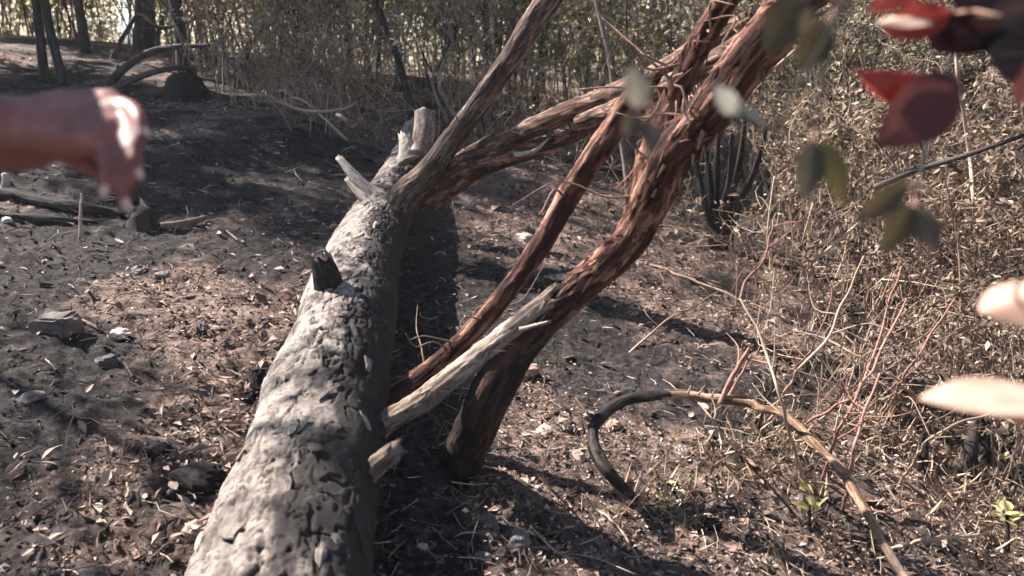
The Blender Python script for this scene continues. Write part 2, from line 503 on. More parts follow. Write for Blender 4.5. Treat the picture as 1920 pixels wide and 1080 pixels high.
# the log runs on under and behind the camera, as a real trunk does
d0 = trunk_pts[0, :3] - trunk_pts[1, :3]; d0 /= np.linalg.norm(d0)
ext = trunk_pts[0, :3] + d0 * 1.6; ext[2] = gz(ext[0], ext[1]) + 0.24
trunk_pts = np.vstack([[*ext, 0.25], trunk_pts])
# lift the far end: the broken top stands a little clear of the slope
trunk_pts[-2:, 2] += [0.03, 0.08]
_o = np.argsort(trunk_pts[:, 1]); LOG_LINE = trunk_pts[_o][:, :2]
build_ground()
TREE = empty('fallen_tree', (trunk_pts[3, 0], trunk_pts[3, 1], gz(trunk_pts[3, 0], trunk_pts[3, 1])))
tag(TREE, 'fallen tree with flaky grey bark lying uphill across the burnt ground', 'fallen tree')
S = smooth_path(trunk_pts, 3000)
_v = int(np.argmin(np.linalg.norm(S[:, :3] - trunk_pts[1, :3], axis=1))) - 40
S = np.vstack([S[:_v:30], S[_v::2]])
def shaded_flank(TH, U, RR):
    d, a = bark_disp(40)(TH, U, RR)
    # shade on the right flank painted dark, in tongues with ragged edges
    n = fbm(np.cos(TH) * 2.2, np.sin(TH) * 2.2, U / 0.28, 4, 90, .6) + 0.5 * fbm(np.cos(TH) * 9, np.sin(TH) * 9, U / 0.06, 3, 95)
    a['flank_shade'] = sstep(0.16, 0.50, np.sin(SIDE * TH + 0.12) * 0.95 + 0.55 * n) * 0.92
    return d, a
_T, _N, _B = frames(S[:, :3]); SIDE = 1.0 if _B[len(S) // 2][0] > 0 else -1.0
V, Q, T_, A_ = tube_arrays(S[:, :3], S[:, 3], 290, disp=shaded_flank, jag=0.12, jag_seed=4)
mb = MB(); mb.add(V, Q, T_, **A_)
mb.build('trunk', M['trunk'], TREE)
TRUNK_S = S

def limb(name, pts, material, seed, sides=40, step=0.012, jag=0.05, amp=1.0, parent=None, shag=1.0, label=None, disp=None):
    P = np.array([[*at(px, py, t), r] for px, py, t, r in pts])
    L = np.sum(np.linalg.norm(np.diff(P[:, :3], axis=0), axis=1))
    S = smooth_path(P, max(8, int(L / step)))
    rr = np.maximum(S[:, 3], 0.002)
    wob = np.stack([fbm(np.linspace(0, L * 4, len(S)), 0 * rr + k, 0 * rr, 2, seed + k) for k in range(3)], -1) * (rr[:, None] * 0.16)
    C = S[:, :3] + wob * np.minimum(1, np.linspace(0, 6, len(S)))[:, None]
    V, Q, T, A = tube_arrays(C, rr, sides, disp=disp or fibre_disp(seed, amp, shag), jag=jag, jag_seed=seed)
    mb = MB(); mb.add(V, Q, T, **A)
    o = mb.build(name, material, parent or TREE)
    if label: o['label'] = label
    return o, C, rr

def flakes(C, rr, n, seed, size=(0.02, 0.07), width=(0.004, 0.012), lift=0.5, span=(0.1, 0.95)):
    """curling strips of bark peeling off a limb, one mesh"""
    r = np.random.default_rng(seed)
    T, N, B = frames(C)
    mb = MB()
    for _ in range(n):
        i = int(r.uniform(*span) * (len(C) - 2))
        a = r.uniform(0, 2 * math.pi)
        out = N[i] * math.cos(a) + B[i] * math.sin(a)
        side = np.cross(T[i], out)
        d = T[i] * r.choice([-1, 1]) + side * r.uniform(-0.5, 0.5)
        L, w = r.uniform(*size), r.uniform(*width)
        k = 5
        s = np.linspace(0, 1, k)
        p0 = C[i] + out * rr[i] * 0.97
        path = p0 + d * (s * L)[:, None] + out * ((s ** 1.7) * L * lift * r.uniform(0.3, 1.6))[:, None] + np.array([0, 0, -1]) * (s ** 2 * L * r.uniform(0, 0.5))[:, None]
        ww = (w * (1 - 0.75 * s ** 2))[:, None]
        Vv = np.concatenate([path - side * ww, path + out * 0.0015, path + side * ww])
        q = [[j, j + k, j + k + 1, j + 1] for j in range(k - 1)] + [[j + k, j + 2 * k, j + 2 * k + 1, j + k + 1] for j in range(k - 1)]
        mb.add(Vv, q, tone=r.uniform(0.2, 1.0))
    return mb

_tg = on_ground(856, 900)[1]
limb('dark_leg', [(846, 925, _tg + .06, .082), (866, 868, _tg + .06, .074), (912, 755, 2.48, .066), (965, 660, 2.43, .062), (1020, 598, 2.39, .056), (1075, 548, 2.36, .049)], M['dark_red'], 60, sides=60, step=0.008, shag=1.2, label='dark foot of the thick red limb, sunk in the ground')  # lower leg in a darker red bark than the limb above
L1, c1, r1 = limb('limb', [(940, 700, 2.44, .0344), (985, 632, 2.41, .0482), (1090, 535, 2.35, .0499), (1172, 458, 2.28, .0499), (1212, 385, 2.22, .0533), (1262, 292, 2.12, .0542), (1330, 210, 2.05, .0568), (1395, 125, 1.98, .0568), (1465, 40, 1.92, .0568), (1560, -90, 1.84, .0533), (1680, -260, 1.75, .0473)], M['red_limb'], 61, sides=70, step=0.006, shag=1.3, label='thickest red-barked limb curving up from the log')
flakes(c1, r1, 300, 5, (0.015, 0.06), (0.002, 0.009), 0.5, (0.25, 0.9)).build('bark_strips', M['red_limb'], L1)['kind'] = 'stuff'
L1b, c1b, r1b = limb('limb', [(690, 822, 2.58, .052), (712, 802, 2.55, .042), (740, 783, 2.53, .036), (795, 748, 2.49, .036), (880, 682, 2.44, .034), (960, 620, 2.39, .034), (1040, 562, 2.36, .040)], M['pale_limb'], 62, sides=50, step=0.006, shag=1.2, label='pale flaky prop of the red limb, its end resting on the trunk')
flakes(c1b, r1b, 50, 6, (0.02, 0.05), (0.003, 0.008), 0.4, (0.3, 1.0)).build('bark_strips', M['pale_limb'], L1b)['kind'] = 'stuff'
limb('splinter', [(975, 618, 2.33, .008), (1030, 603, 2.29, .004)], M['pale_wood'], 63, sides=8, jag=0.01)
L2, c2, r2 = limb('limb', [(672, 800, 2.90, .044), (735, 745, 2.92, .040), (820, 682, 2.86, .036), (912, 592, 2.75, .035), (1000, 474, 2.62, .034), (1080, 346, 2.50, .036), (1150, 242, 2.42, .037), (1205, 160, 2.36, .035)], M['red_limb'], 64, sides=44, step=0.008, shag=0.7, label='straight brown pole leaning behind the thick red limb')
L5, c5, r5 = limb('limb', [(1188, 430, 2.30, .034), (1212, 310, 2.28, .038), (1255, 198, 2.24, .036), (1300, 103, 2.20, .035), (1345, 28, 2.16, .035), (1410, -75, 2.10, .032), (1480, -200, 2.0, .026)], M['red_limb'], 65, sides=44, step=0.008, label='steep red-brown branch crossing in front of the poles')
flakes(c5, r5, 110, 8, (0.02, 0.07), (0.002, 0.006), 0.6, (0.1, 0.7)).build('bark_strips', M['red_limb'], L5)['kind'] = 'stuff'
L4, c4, r4 = limb('limb', [(722, 420, 4.72, .115), (762, 368, 4.66, .095), (800, 322, 4.60, .072), (870, 232, 4.50, .061), (950, 116, 4.40, .061), (1025, 6, 4.30, .065), (1100, -105, 4.2, .06), (1220, -280, 4.0, .06)], M['grey_limb'], 66, sides=60, step=0.010, shag=0.6, label='long grey-brown limb rising from the fork out of view')
L3a, c3a, r3a = limb('limb', [(790, 372, 4.78, .120), (840, 335, 4.68, .105), (900, 305, 4.58, .085), (970, 288, 4.48, .060), (1040, 268, 4.40, .045), (1120, 236, 4.35, .028)], M['red_limb'], 67, sides=46, step=0.010, shag=0.8, label='thick brown limb low behind the trunk')
limb('splinter', [(965, 290, 4.40, .016), (1000, 283, 4.34, .014), (1022, 265, 4.30, .006)], M['pale_wood'], 68, sides=10)
limb('limb', [(835, 318, 4.75, .045), (900, 280, 4.60, .050), (960, 255, 4.45, .054), (1060, 214, 4.2, .056), (1170, 172, 4.0, .058), (1290, 108, 3.8, .055), (1400, 44, 3.6, .05)], M['brown_limb'], 69, sides=40, step=0.010, shag=0.7, label='far brown limb reaching to the right behind the poles')
limb('limb', [(1085, 226, 4.1, .030), (1200, 188, 3.6, .046), (1300, 137, 3.4, .048), (1420, 66, 3.2, .050), (1520, 0, 3.05, .045), (1640, -90, 2.9, .04)], M['brown_limb'], 70, sides=40, step=0.010, shag=0.8, label='tan limb running parallel to the far brown limb')
# broken stubs
limb('stub', [(640, 940, 2.34, .070), (664, 914, 2.29, .046), (692, 886, 2.23, .034), (738, 846, 2.15, .026)], M['pale_limb'], 71, sides=34, step=0.004, jag=0.03, shag=0.5, label='short broken stub with a pale torn end')
limb('stub', [(640, 600, 3.38, .075), (624, 558, 3.22, .062), (613, 520, 3.16, .056), (602, 490, 3.13, .044)], M['char'], 72, sides=34, step=0.004, jag=0.045, label='charred upright stub on the left flank of the trunk')
limb('stub', [(722, 385, 4.72, .060), (690, 355, 4.78, .040), (664, 328, 4.82, .031), (640, 300, 4.86, .021)], M['pale_wood'], 73, sides=30, step=0.008, jag=0.03)
limb('stub', [(708, 398, 4.64, .040), (680, 370, 4.66, .026), (652, 338, 4.70, .014)], M['pale_wood'], 74, sides=24, step=0.008, jag=0.03)
limb('stub', [(768, 302, 5.15, .080), (765, 280, 5.16, .058), (760, 260, 5.18, .040)], M['pale_wood'], 75, sides=30, step=0.008, jag=0.045)
limb('stub', [(782, 298, 5.15, .08), (792, 262, 5.22, .075), (796, 214, 5.28, .068)], M['pale_limb'], 76, sides=30, step=0.01, jag=0.015, label='upright grey stub with a pale cut top')
limb('stub', [(800, 330, 4.75, .04), (820, 280, 4.9, .03), (838, 245, 5.0, .014)], M['char'], 77, sides=20, jag=0.03)
def limb_twigs(parent, C, rr, n, seed, L=(.12, .35), span=(.2, .95)):
    q = np.random.default_rng(seed)
    for _ in range(n):
        i = int(q.uniform(*span) * (len(C) - 1)); d = q.normal(size=3); d[2] = abs(d[2]) * .6; d /= np.linalg.norm(d)
        l = q.uniform(*L); p0 = C[i] + d * rr[i] * .7
        mb = MB(); add_tube(mb, [p0, p0 + d * l * .35 + q.normal(size=3) * l * .07, p0 + d * l * .7 + q.normal(size=3) * l * .1, p0 + d * l + q.normal(size=3) * l * .14], [.0045, .0035, .0025, .0012], 6, n=14, disp=lambda TH, U, RR: (0 * RR, dict(tone=0 * RR + .7)))
        mb.build('twig', M['brown_limb'], parent)
limb_twigs(L1, c1, r1, 9, 501, span=(.35, .75)); limb_twigs(L4, c4, r4, 6, 502, (.2, .5)); limb_twigs(L5, c5, r5, 8, 503); limb_twigs(L2, c2, r2, 6, 504); limb_twigs(L3a, c3a, r3a, 6, 505, (.2, .45))
# loose plates of bark standing off the trunk
def bark_plates():
    T, N, B = frames(TRUNK_S[:, :3])
    r = np.random.default_rng(77)
    k = 0
    for _ in range(46):
        i = int(r.uniform(0.05, 0.8) * len(TRUNK_S))
        up = np.array([0, 0, 1.0]); n = up - T[i] * up.dot(T[i]); n /= np.linalg.norm(n)
        side = np.cross(n, T[i])
        a = r.uniform(-1.15, 1.15)
        out = n * math.cos(a) + side * math.sin(a)
        tg = np.cross(T[i], out)
        L, w = r.uniform(0.022, 0.06), r.uniform(0.010, 0.020)
        ph = np.linspace(0, 2 * math.pi, 9, endpoint=False)
        rr = 1 + 0.45 * r.uniform(-1, 1, 9)
        rot = r.uniform(-0.6, 0.6)
        ax = T[i] * math.cos(rot) + tg * math.sin(rot); bx = np.cross(out, ax)
        ring = TRUNK_S[i, :3] + out * (TRUNK_S[i, 3] + 0.001) + (np.cos(ph) * rr * L)[:, None] * ax + (np.sin(ph) * rr * w)[:, None] * bx
        ring = ring + out * (0.009 * np.cos(ph) * r.uniform(-0.3, 1))[:, None]
        top = ring * 0.95 + ring.mean(0) * 0.05 + out * 0.004
        V = np.vstack([ring, top, top.mean(0) + out * 0.003])
        q = [[j, (j+1) % 9, 9 + (j+1) % 9, 9 + j] for j in range(9)]
        t = [[9 + j, 9 + (j+1) % 9, 18] for j in range(9)]
        mb = MB(); mb.add(V, q, t, tone=r.uniform(0.1, 0.9), crack=0.0)
        mb.build('bark_plate', M['trunk'], TREE, smooth=False)
bark_plates()
# hanging fibres where the limbs cross
r = np.random.default_rng(3)
fib = MB()
for (x0, y0, x1, y1) in ((1283, 178, 1262, 258), (1292, 180, 1285, 235), (1296, 178, 1318, 205), (1230, 205, 1200, 232), (1262, 90, 1274, 132), (1410, 10, 1408, 62), (1385, 30, 1382, 70), (1390, 80, 1372, 50), (1278, 200, 1300, 240), (1268, 190, 1256, 250)):
    add_tube(fib, [at(x0, y0, 2.12), at((x0+x1)/2 + 5, (y0+y1)/2, 2.10), at(x1, y1, 2.12)], [.003, .003, .002], 5, disp=lambda TH, U, RR: (0 * RR, dict(tone=0 * RR + 0.8)))
fib.build('hanging_bark_fibres', M['red_limb'], TREE)['kind'] = 'stuff'

# ------------------------------------------------------------------ standing trees and saplings
def tone_disp(v, var=0.25, seed=1):
    def f(TH, U, RR):
        k = RR / 0.02
        n = fbm(np.cos(TH) * k, np.sin(TH) * k, U / 0.25, 3, seed)
        return RR * 0.12 * n, dict(tone=np.clip(v + var * 2 * n, 0, 1))
    return f

def leaf_quads(P, D, Nn, L, W, tone, mb):
    """many small bent leaves at once: P base points, D directions, Nn normals"""
    side = np.cross(D, Nn); side /= np.linalg.norm(side, axis=1)[:, None] + 1e-9
    mid = P + D * (L * 0.45)[:, None]
    tip = P + D * L[:, None] - Nn * (L * 0.15)[:, None]
    lft = mid + side * W[:, None] + Nn * (W * 0.4)[:, None]
    rgt = mid - side * W[:, None] + Nn * (W * 0.4)[:, None]
    n = len(P)
    V = np.stack([P, lft, tip, rgt], 1).reshape(-1, 3)
    b = np.arange(n)[:, None] * 4
    T = np.concatenate([b + [0, 2, 1], b + [0, 3, 2]])
    mb.add(V, None, T, tone=np.repeat(tone, 4))

def rand_unit(r, n):
    v = r.normal(size=(n, 3)); return v / np.linalg.norm(v, axis=1)[:, None]

def standing_tree(px, py, wpx, lean, h, label, crown=True, material='tree_bark', seed=1, loc=None, r0=None, group=None, leaf='gold_leaf', dens=1.0, branches=9):
    rr = np.random.default_rng(seed)
    if loc is None:
        p, t = on_ground(px, py)
        r0 = wpx * 0.5 * t / FPX
    else:
        p = np.array([loc[0], loc[1], gz(*loc)])
    root = empty('tree', p)
    tag(root, label, 'tree', group)
    top = p + np.array([lean[0] * h, lean[1] * h, h])
    pts = [p + [0, 0, -0.15], p + [0, 0, 0.06]]
    rad = [r0 * 1.25, r0 * 1.1]
    for s in (0.12, 0.3, 0.5, 0.7, 0.85, 1.0):
        q = p + (top - p) * s + rr.normal(size=3) * [r0 * 0.6, r0 * 0.6, 0]
        pts.append(q); rad.append(r0 * (1.02 - 0.72 * s))
    mb = MB()
    Sx = add_tube(mb, pts, rad, 26, n=130, disp=tone_disp(0.45, 0.3, seed))
    mb.build('trunk', M[material], root)
    lv = MB()
    for b in range(branches):
        s = rr.uniform(0.35, 0.97); i = int(s * (len(Sx) - 1)); a = rr.uniform(0, 6.28); L = h * rr.uniform(0.16, 0.34)
        d = np.array([math.cos(a), math.sin(a), rr.uniform(0.3, 1.0)]); d /= np.linalg.norm(d)
        bp = [Sx[i, :3], Sx[i, :3] + d * L * 0.5 + rr.normal(size=3) * L * 0.07, Sx[i, :3] + d * L + np.array([0, 0, L * 0.1]) + rr.normal(size=3) * L * 0.1]
        bm = MB(); br = Sx[i, 3] * 0.42
        add_tube(bm, bp, [br, br * 0.6, br * 0.2], 9, disp=tone_disp(0.45, 0.3, seed + b))
        bm.build('limb', M[material], root)
        if crown:
            n = int(260 * dens)
            cen = smooth_path(bp, 10)[rr.integers(4, 10, n)]
            clump = rr.normal(size=(9, 3)) * L * 0.22
            P = cen + clump[rr.integers(0, 9, n)] + rr.normal(size=(n, 3)) * L * 0.08
            D = rand_unit(rr, n); D[:, 2] -= 0.5; D /= np.linalg.norm(D, axis=1)[:, None]
            leaf_quads(P, D, rand_unit(rr, n), rr.uniform(0.06, 0.11, n), rr.uniform(0.012, 0.022, n), rr.beta(2, 2.4, n), lv)
    if crown: lv.build('crown', M[leaf], root, smooth=False)
    return root

standing_tree(84, 148, 16, (0.01, 0.02), 6.5, 'dark slim tree trunk standing left of its close neighbour at the far left', seed=21, dens=0.5)
standing_tree(118, 156, 16, (0.012, 0.01), 6.8, 'dark slim tree trunk standing right of its close neighbour at the far left', seed=22, dens=0.5)
standing_tree(161, 99, 17, (-0.055, 0.02), 6.0, 'leaning dark trunk on the ridge between the slim pair and the stout tree', seed=23, dens=0.6)
standing_tree(272, 92, 36, (-0.03, 0.02), 8.0, 'stout grey tree trunk on the ridge beside the gap of sky', seed=24, dens=0.6)
standing_tree(345, 140, 22, (-0.02, 0.02), 7.0, 'dark trunk rising behind the two arching dead branches', seed=25, dens=0.5)
standing_tree(1602, 372, 26, (0.01, 0.04), 5.0, 'dark upright trunk in the thicket on the right', seed=26, leaf='dark_leaf', dens=0.5)
standing_tree(1516, 330, 15, (-0.02, 0.04), 4.5, 'thin dark trunk left of the upright trunk in the right thicket', seed=27, leaf='dark_leaf', dens=0.4)

for k, (px, py, w, ln, lb) in enumerate(((655, 195, 13, (0.05, .03), 'slender dark trunk in the scrub above the pale fork of the log'), (930, 232, 17, (-0.03, .03), 'slender dark trunk in the scrub right of the long grey limb'), (1005, 240, 11, (0.06, .03), 'thin leaning dark trunk in the scrub above the far brown limb'), (1262, 300, 14, (-0.05, .03), 'slender dark trunk behind the tops of the red limbs'), (575, 175, 12, (-.06, .02), 'slender dark trunk rising behind the dry brush'), (1440, 330, 15, (0.05, .03), 'slender dark trunk right of the burnt bush'))):
    standing_tree(px, py, w, ln, 4.6, lb, seed=270 + k, leaf='olive_leaf', dens=.35, branches=7)
# trees just outside the picture: left crowns dapple the slope, the others are added to block skylight
standing_tree(0, 0, 0, (0.02, 0.0), 6.2, 'slim tree out of view at left whose crown shades the far slope', seed=51, loc=(-7.4, 9.4), r0=.11, dens=1.5, branches=12)
standing_tree(0, 0, 0, (-0.02, 0.02), 5.4, 'slim tree out of view at left whose crown dapples the near ground', seed=52, loc=(-4.9, 4.3), r0=.04, dens=0.7, branches=10)
for k, (x, y) in enumerate(((3.6, 0.2), (2.4, -3.2), (-1.6, -3.6), (5.4, -2.4), (-4.6, -2.6), (6.2, 2.2))):
    standing_tree(0, 0, 0, (0.02 * (-1) ** k, 0.02), 6.5, 'added sky-blocking leafy tree out of view behind the viewpoint, %s from the right-hand thicket' % ('first', 'third', 'fourth', 'second', 'fifth', 'nearest')[k], seed=53 + k, loc=(x, y), r0=.12, dens=2.6, branches=14, leaf='dark_leaf')

def stick(name, pts, radii, material, label, cat, group=None, tone=0.5, sides=10, seed=1, n=None, world=False, jag=0.0, twigs=0, twig_len=0.15, origin_i=0):
    """a branch, stem or stick of one piece; pts are (px, py, t) unless world"""
    P = [np.asarray(p, float) for p in pts] if world else [at(*p) for p in pts]
    if max(radii) < .0125:
        rw = np.random.default_rng(seed + 900)
        D_ = smooth_path(np.array(P), 4 * len(P) - 3)
        amp_ = 0.0042 * np.linalg.norm(D_[-1] - D_[0]) ** 0.5
        D_[1:-1] += rw.normal(size=(len(D_) - 2, 3)) * amp_
        P = list(D_); radii = np.interp(np.linspace(0, 1, len(P)), np.linspace(0, 1, len(radii)), radii) * rw.uniform(.85, 1.2, len(P)); n = 5 * len(P)
    mb = MB()
    Sx = add_tube(mb, P, radii, sides, n=n or 10 * len(P), disp=tone_disp(tone, 0.25, seed), jag=jag, jag_seed=seed)
    r = np.random.default_rng(seed)
    for _ in range(twigs):
        i = int(r.uniform(0.25, 0.95) * (len(Sx) - 1))
        d = rand_unit(r, 1)[0]; d[2] = abs(d[2]) * 0.8
        L = twig_len * r.uniform(0.4, 1.2)
        q = Sx[i, :3]
        add_tube(mb, [q, q + d * L * 0.5 + r.normal(size=3) * L * 0.08, q + d * L + r.normal(size=3) * L * 0.15], [Sx[i, 3] * 0.55, Sx[i, 3] * 0.4, Sx[i, 3] * 0.15], 5, disp=tone_disp(tone, 0.2, seed))
    o = mb.build(name, M[material] if isinstance(material, str) else material, origin=P[origin_i])
    return tag(o, label, cat, group)

def g(px, py, off=0.0):
    p, t = on_ground(px, py, off)
    return (px, py, t)

def rise(px, py, *rest):
    """a stem from the ground at (px, py) through later pixels at about the same distance: rest = (px, py, dt)"""
    p, t = on_ground(px, py)
    return [tuple([px, py + 12, t])] + [(x, y, t + dt) for x, y, dt in rest]

stick('burnt_sapling', rise(776, 262, (768, 200, 0), (752, 130, 0), (730, 70, 0), (702, 0, 0), (660, -90, 0.1)), [.040, .036, .034, .032, .030, .026], 'char', 'black burnt sapling leaning left behind the broken end of the log', 'sapling', tone=0.35, seed=31)
stick('sapling', rise(1182, 376, (1172, 300, 0), (1160, 230, 0), (1146, 130, 0), (1132, 60, 0), (1112, -20, 0), (1090, -90, 0)), [.034, .030, .028, .024, .022, .02, .016], 'stem', 'straight bare sapling standing between the two poles', 'sapling', tone=0.35, seed=32)
stick('curved_stem', rise(440, 165, (455, 115, 0), (480, 65, 0), (515, 30, 0), (550, -15, 0.1), (600, -60, 0.1)), [.055, .05, .045, .04, .038, .03], 'char', 'dark curved stem bending right beside the dry brush', 'sapling', tone=0.5, seed=33)
stick('arching_branch', [g(192, 180), g(225, 135, .25), (280, 98, 9.2), (330, 88, 9.2), (392, 86, 9.2)], [.045, .042, .038, .034, .026], 'tree_bark', 'upper of two dead branches arching over the slope at left', 'branch', seed=34, tone=0.7, jag=.05)
stick('arching_branch', [g(185, 185), (225, 160, 7.6), (280, 138, 7.7), (330, 127, 7.8), (362, 128, 7.9)], [.034, .034, .03, .028, .022], 'tree_bark', 'lower of two dead branches arching over the slope at left', 'branch', seed=35, tone=0.7, jag=.05)
def rough_log(name, pts, material, label, cat, seed, sides=30, jag=.05, group=None, shag=1.0):
    o, _, _ = limb(name, pts, material, seed, sides=sides, step=0.01, jag=jag, shag=shag)
    o.parent = None; o.location = (0, 0, 0)
    return tag(o, label, cat, group)
rough_log('charred_log', [(*g(-60, 362, .03), .036), (*g(20, 366, .035), .040), (*g(85, 380, .03), .032), (*g(150, 390, .03), .036), (*g(225, 402, .02), .018)], M['char'], 'black charred log lying on the ground below the hand', 'log', 360, shag=1.6)
rough_log('charred_log', [(*g(-30, 400, .02), .018), (*g(90, 412, .02), .022), (*g(170, 416, .02), .010)], M['char'], 'thinner charred stick lying in front of the black charred log', 'log', 361, shag=1.6)
stick('charred_log', [g(300, 424, .03), g(345, 420, .03), g(385, 408, .03)], [.022, .028, .015], 'grey_limb', 'short pale stick beyond the end of the charred log', 'stick', seed=37, tone=0.8, jag=.03)
stick('charred_stump', rise(268, 425, (266, 408, 0), (258, 395, 0)), [.09, .075, .05], 'char', 'small black stump at the end of the charred log', 'stump', seed=38, sides=16, jag=.06)
stick('charred_stump', rise(352, 188, (351, 175, 0), (352, 160, 0), (356, 146, 0), (358, 138, 0)), [.21, .23, .21, .14, .05], 'char', 'rounded black stump under the lower arching branch', 'stump', seed=39, sides=20, jag=.1)
stick('thin_stick', rise(150, 448, (151, 400, 0), (153, 362, 0)), [.008, .008, .006], 'tan_twig', 'thin upright stick in the ground below the hand', 'stick', seed=40)
stick('dead_stick', [g(15, 420), (5, 380, 4.9), (12, 340, 4.9), (6, 325, 4.9)], [.03, .028, .024, .014], 'pale_wood', 'pale bent stick at the left edge beside the charred log', 'stick', seed=41, tone=0.8)

# burnt multi-stemmed bush base at right of centre
fan = [((1305, 300), (1296, 200)), ((1330, 330), (1318, 230)), ((1345, 300), (1352, 190)), ((1385, 310), (1400, 205)), ((1415, 320), (1440, 230)), ((1368, 340), (1372, 250))]
p, t = on_ground(1352, 468)
bush = empty('burnt_bush', p)
tag(bush, 'burnt black multi-stemmed bush standing behind the thick red limb', 'bush')
for k, (a, b) in enumerate(fan):
    mb = MB()
    add_tube(mb, [at(1340 + 6 * k, 474, t), at((1345 + a[0]) / 2, 400, t), at(*a, t - .1 * k), at(*b, t - .15 * k)], [.032, .026, .02, .012], 9, n=24, disp=tone_disp(0.4, .25, 50 + k))
    mb.build('stem', M['char'], bush)

# ------------------------------------------------------------------ branches and twigs on the right
AB = empty('arched_branch', on_ground(1185, 925)[0])
tag(AB, 'bent branch arching over the ground at right, black at its left end and tan beyond', 'branch')
limb('charred_end', [(*g(1192, 935), .014), (1150, 895, 2.53, .019), (1118, 850, 2.58, .022), (1112, 806, 2.64, .018), (1133, 775, 2.70, .021), (1172, 750, 2.73, .018), (1225, 741, 2.74, .0185), (1262, 739, 2.74, .015)], M['char'], 142, sides=26, step=.006, jag=.02, parent=AB, shag=1.3, label='blackened end curving down into the ash')
limb('bare_end', [(1195, 747, 2.74, .0102), (1232, 741, 2.74, .0157), (1275, 739, 2.74, .0170), (1330, 746, 2.72, .0145), (1400, 754, 2.68, .0179), (1425, 765, 2.65, .0127), (1468, 775, 2.60, .0132), (1520, 825, 2.48, .0157), (1545, 848, 2.42, .0115), (1580, 888, 2.34, .0123), (1625, 960, 2.20, .0132), (1665, 1035, 2.08, .0110), (1720, 1120, 1.95, .0102)], M['tan_branch'], 143, sides=26, step=.006, parent=AB, shag=1.2)
for k, (x0, y0, x1, y1) in enumerate(((1290, 738, 1296, 722), (1310, 740, 1322, 722), (1335, 744, 1340, 730), (1440, 768, 1470, 742), (1560, 868, 1600, 850))):
    mb = MB(); add_tube(mb, [at(x0, y0, 2.7 - .02 * k), at(x1, y1, 2.68 - .02 * k)], [.004, .0015], 5, disp=tone_disp(.7)); mb.build('side_twig', M['tan_branch'], AB)
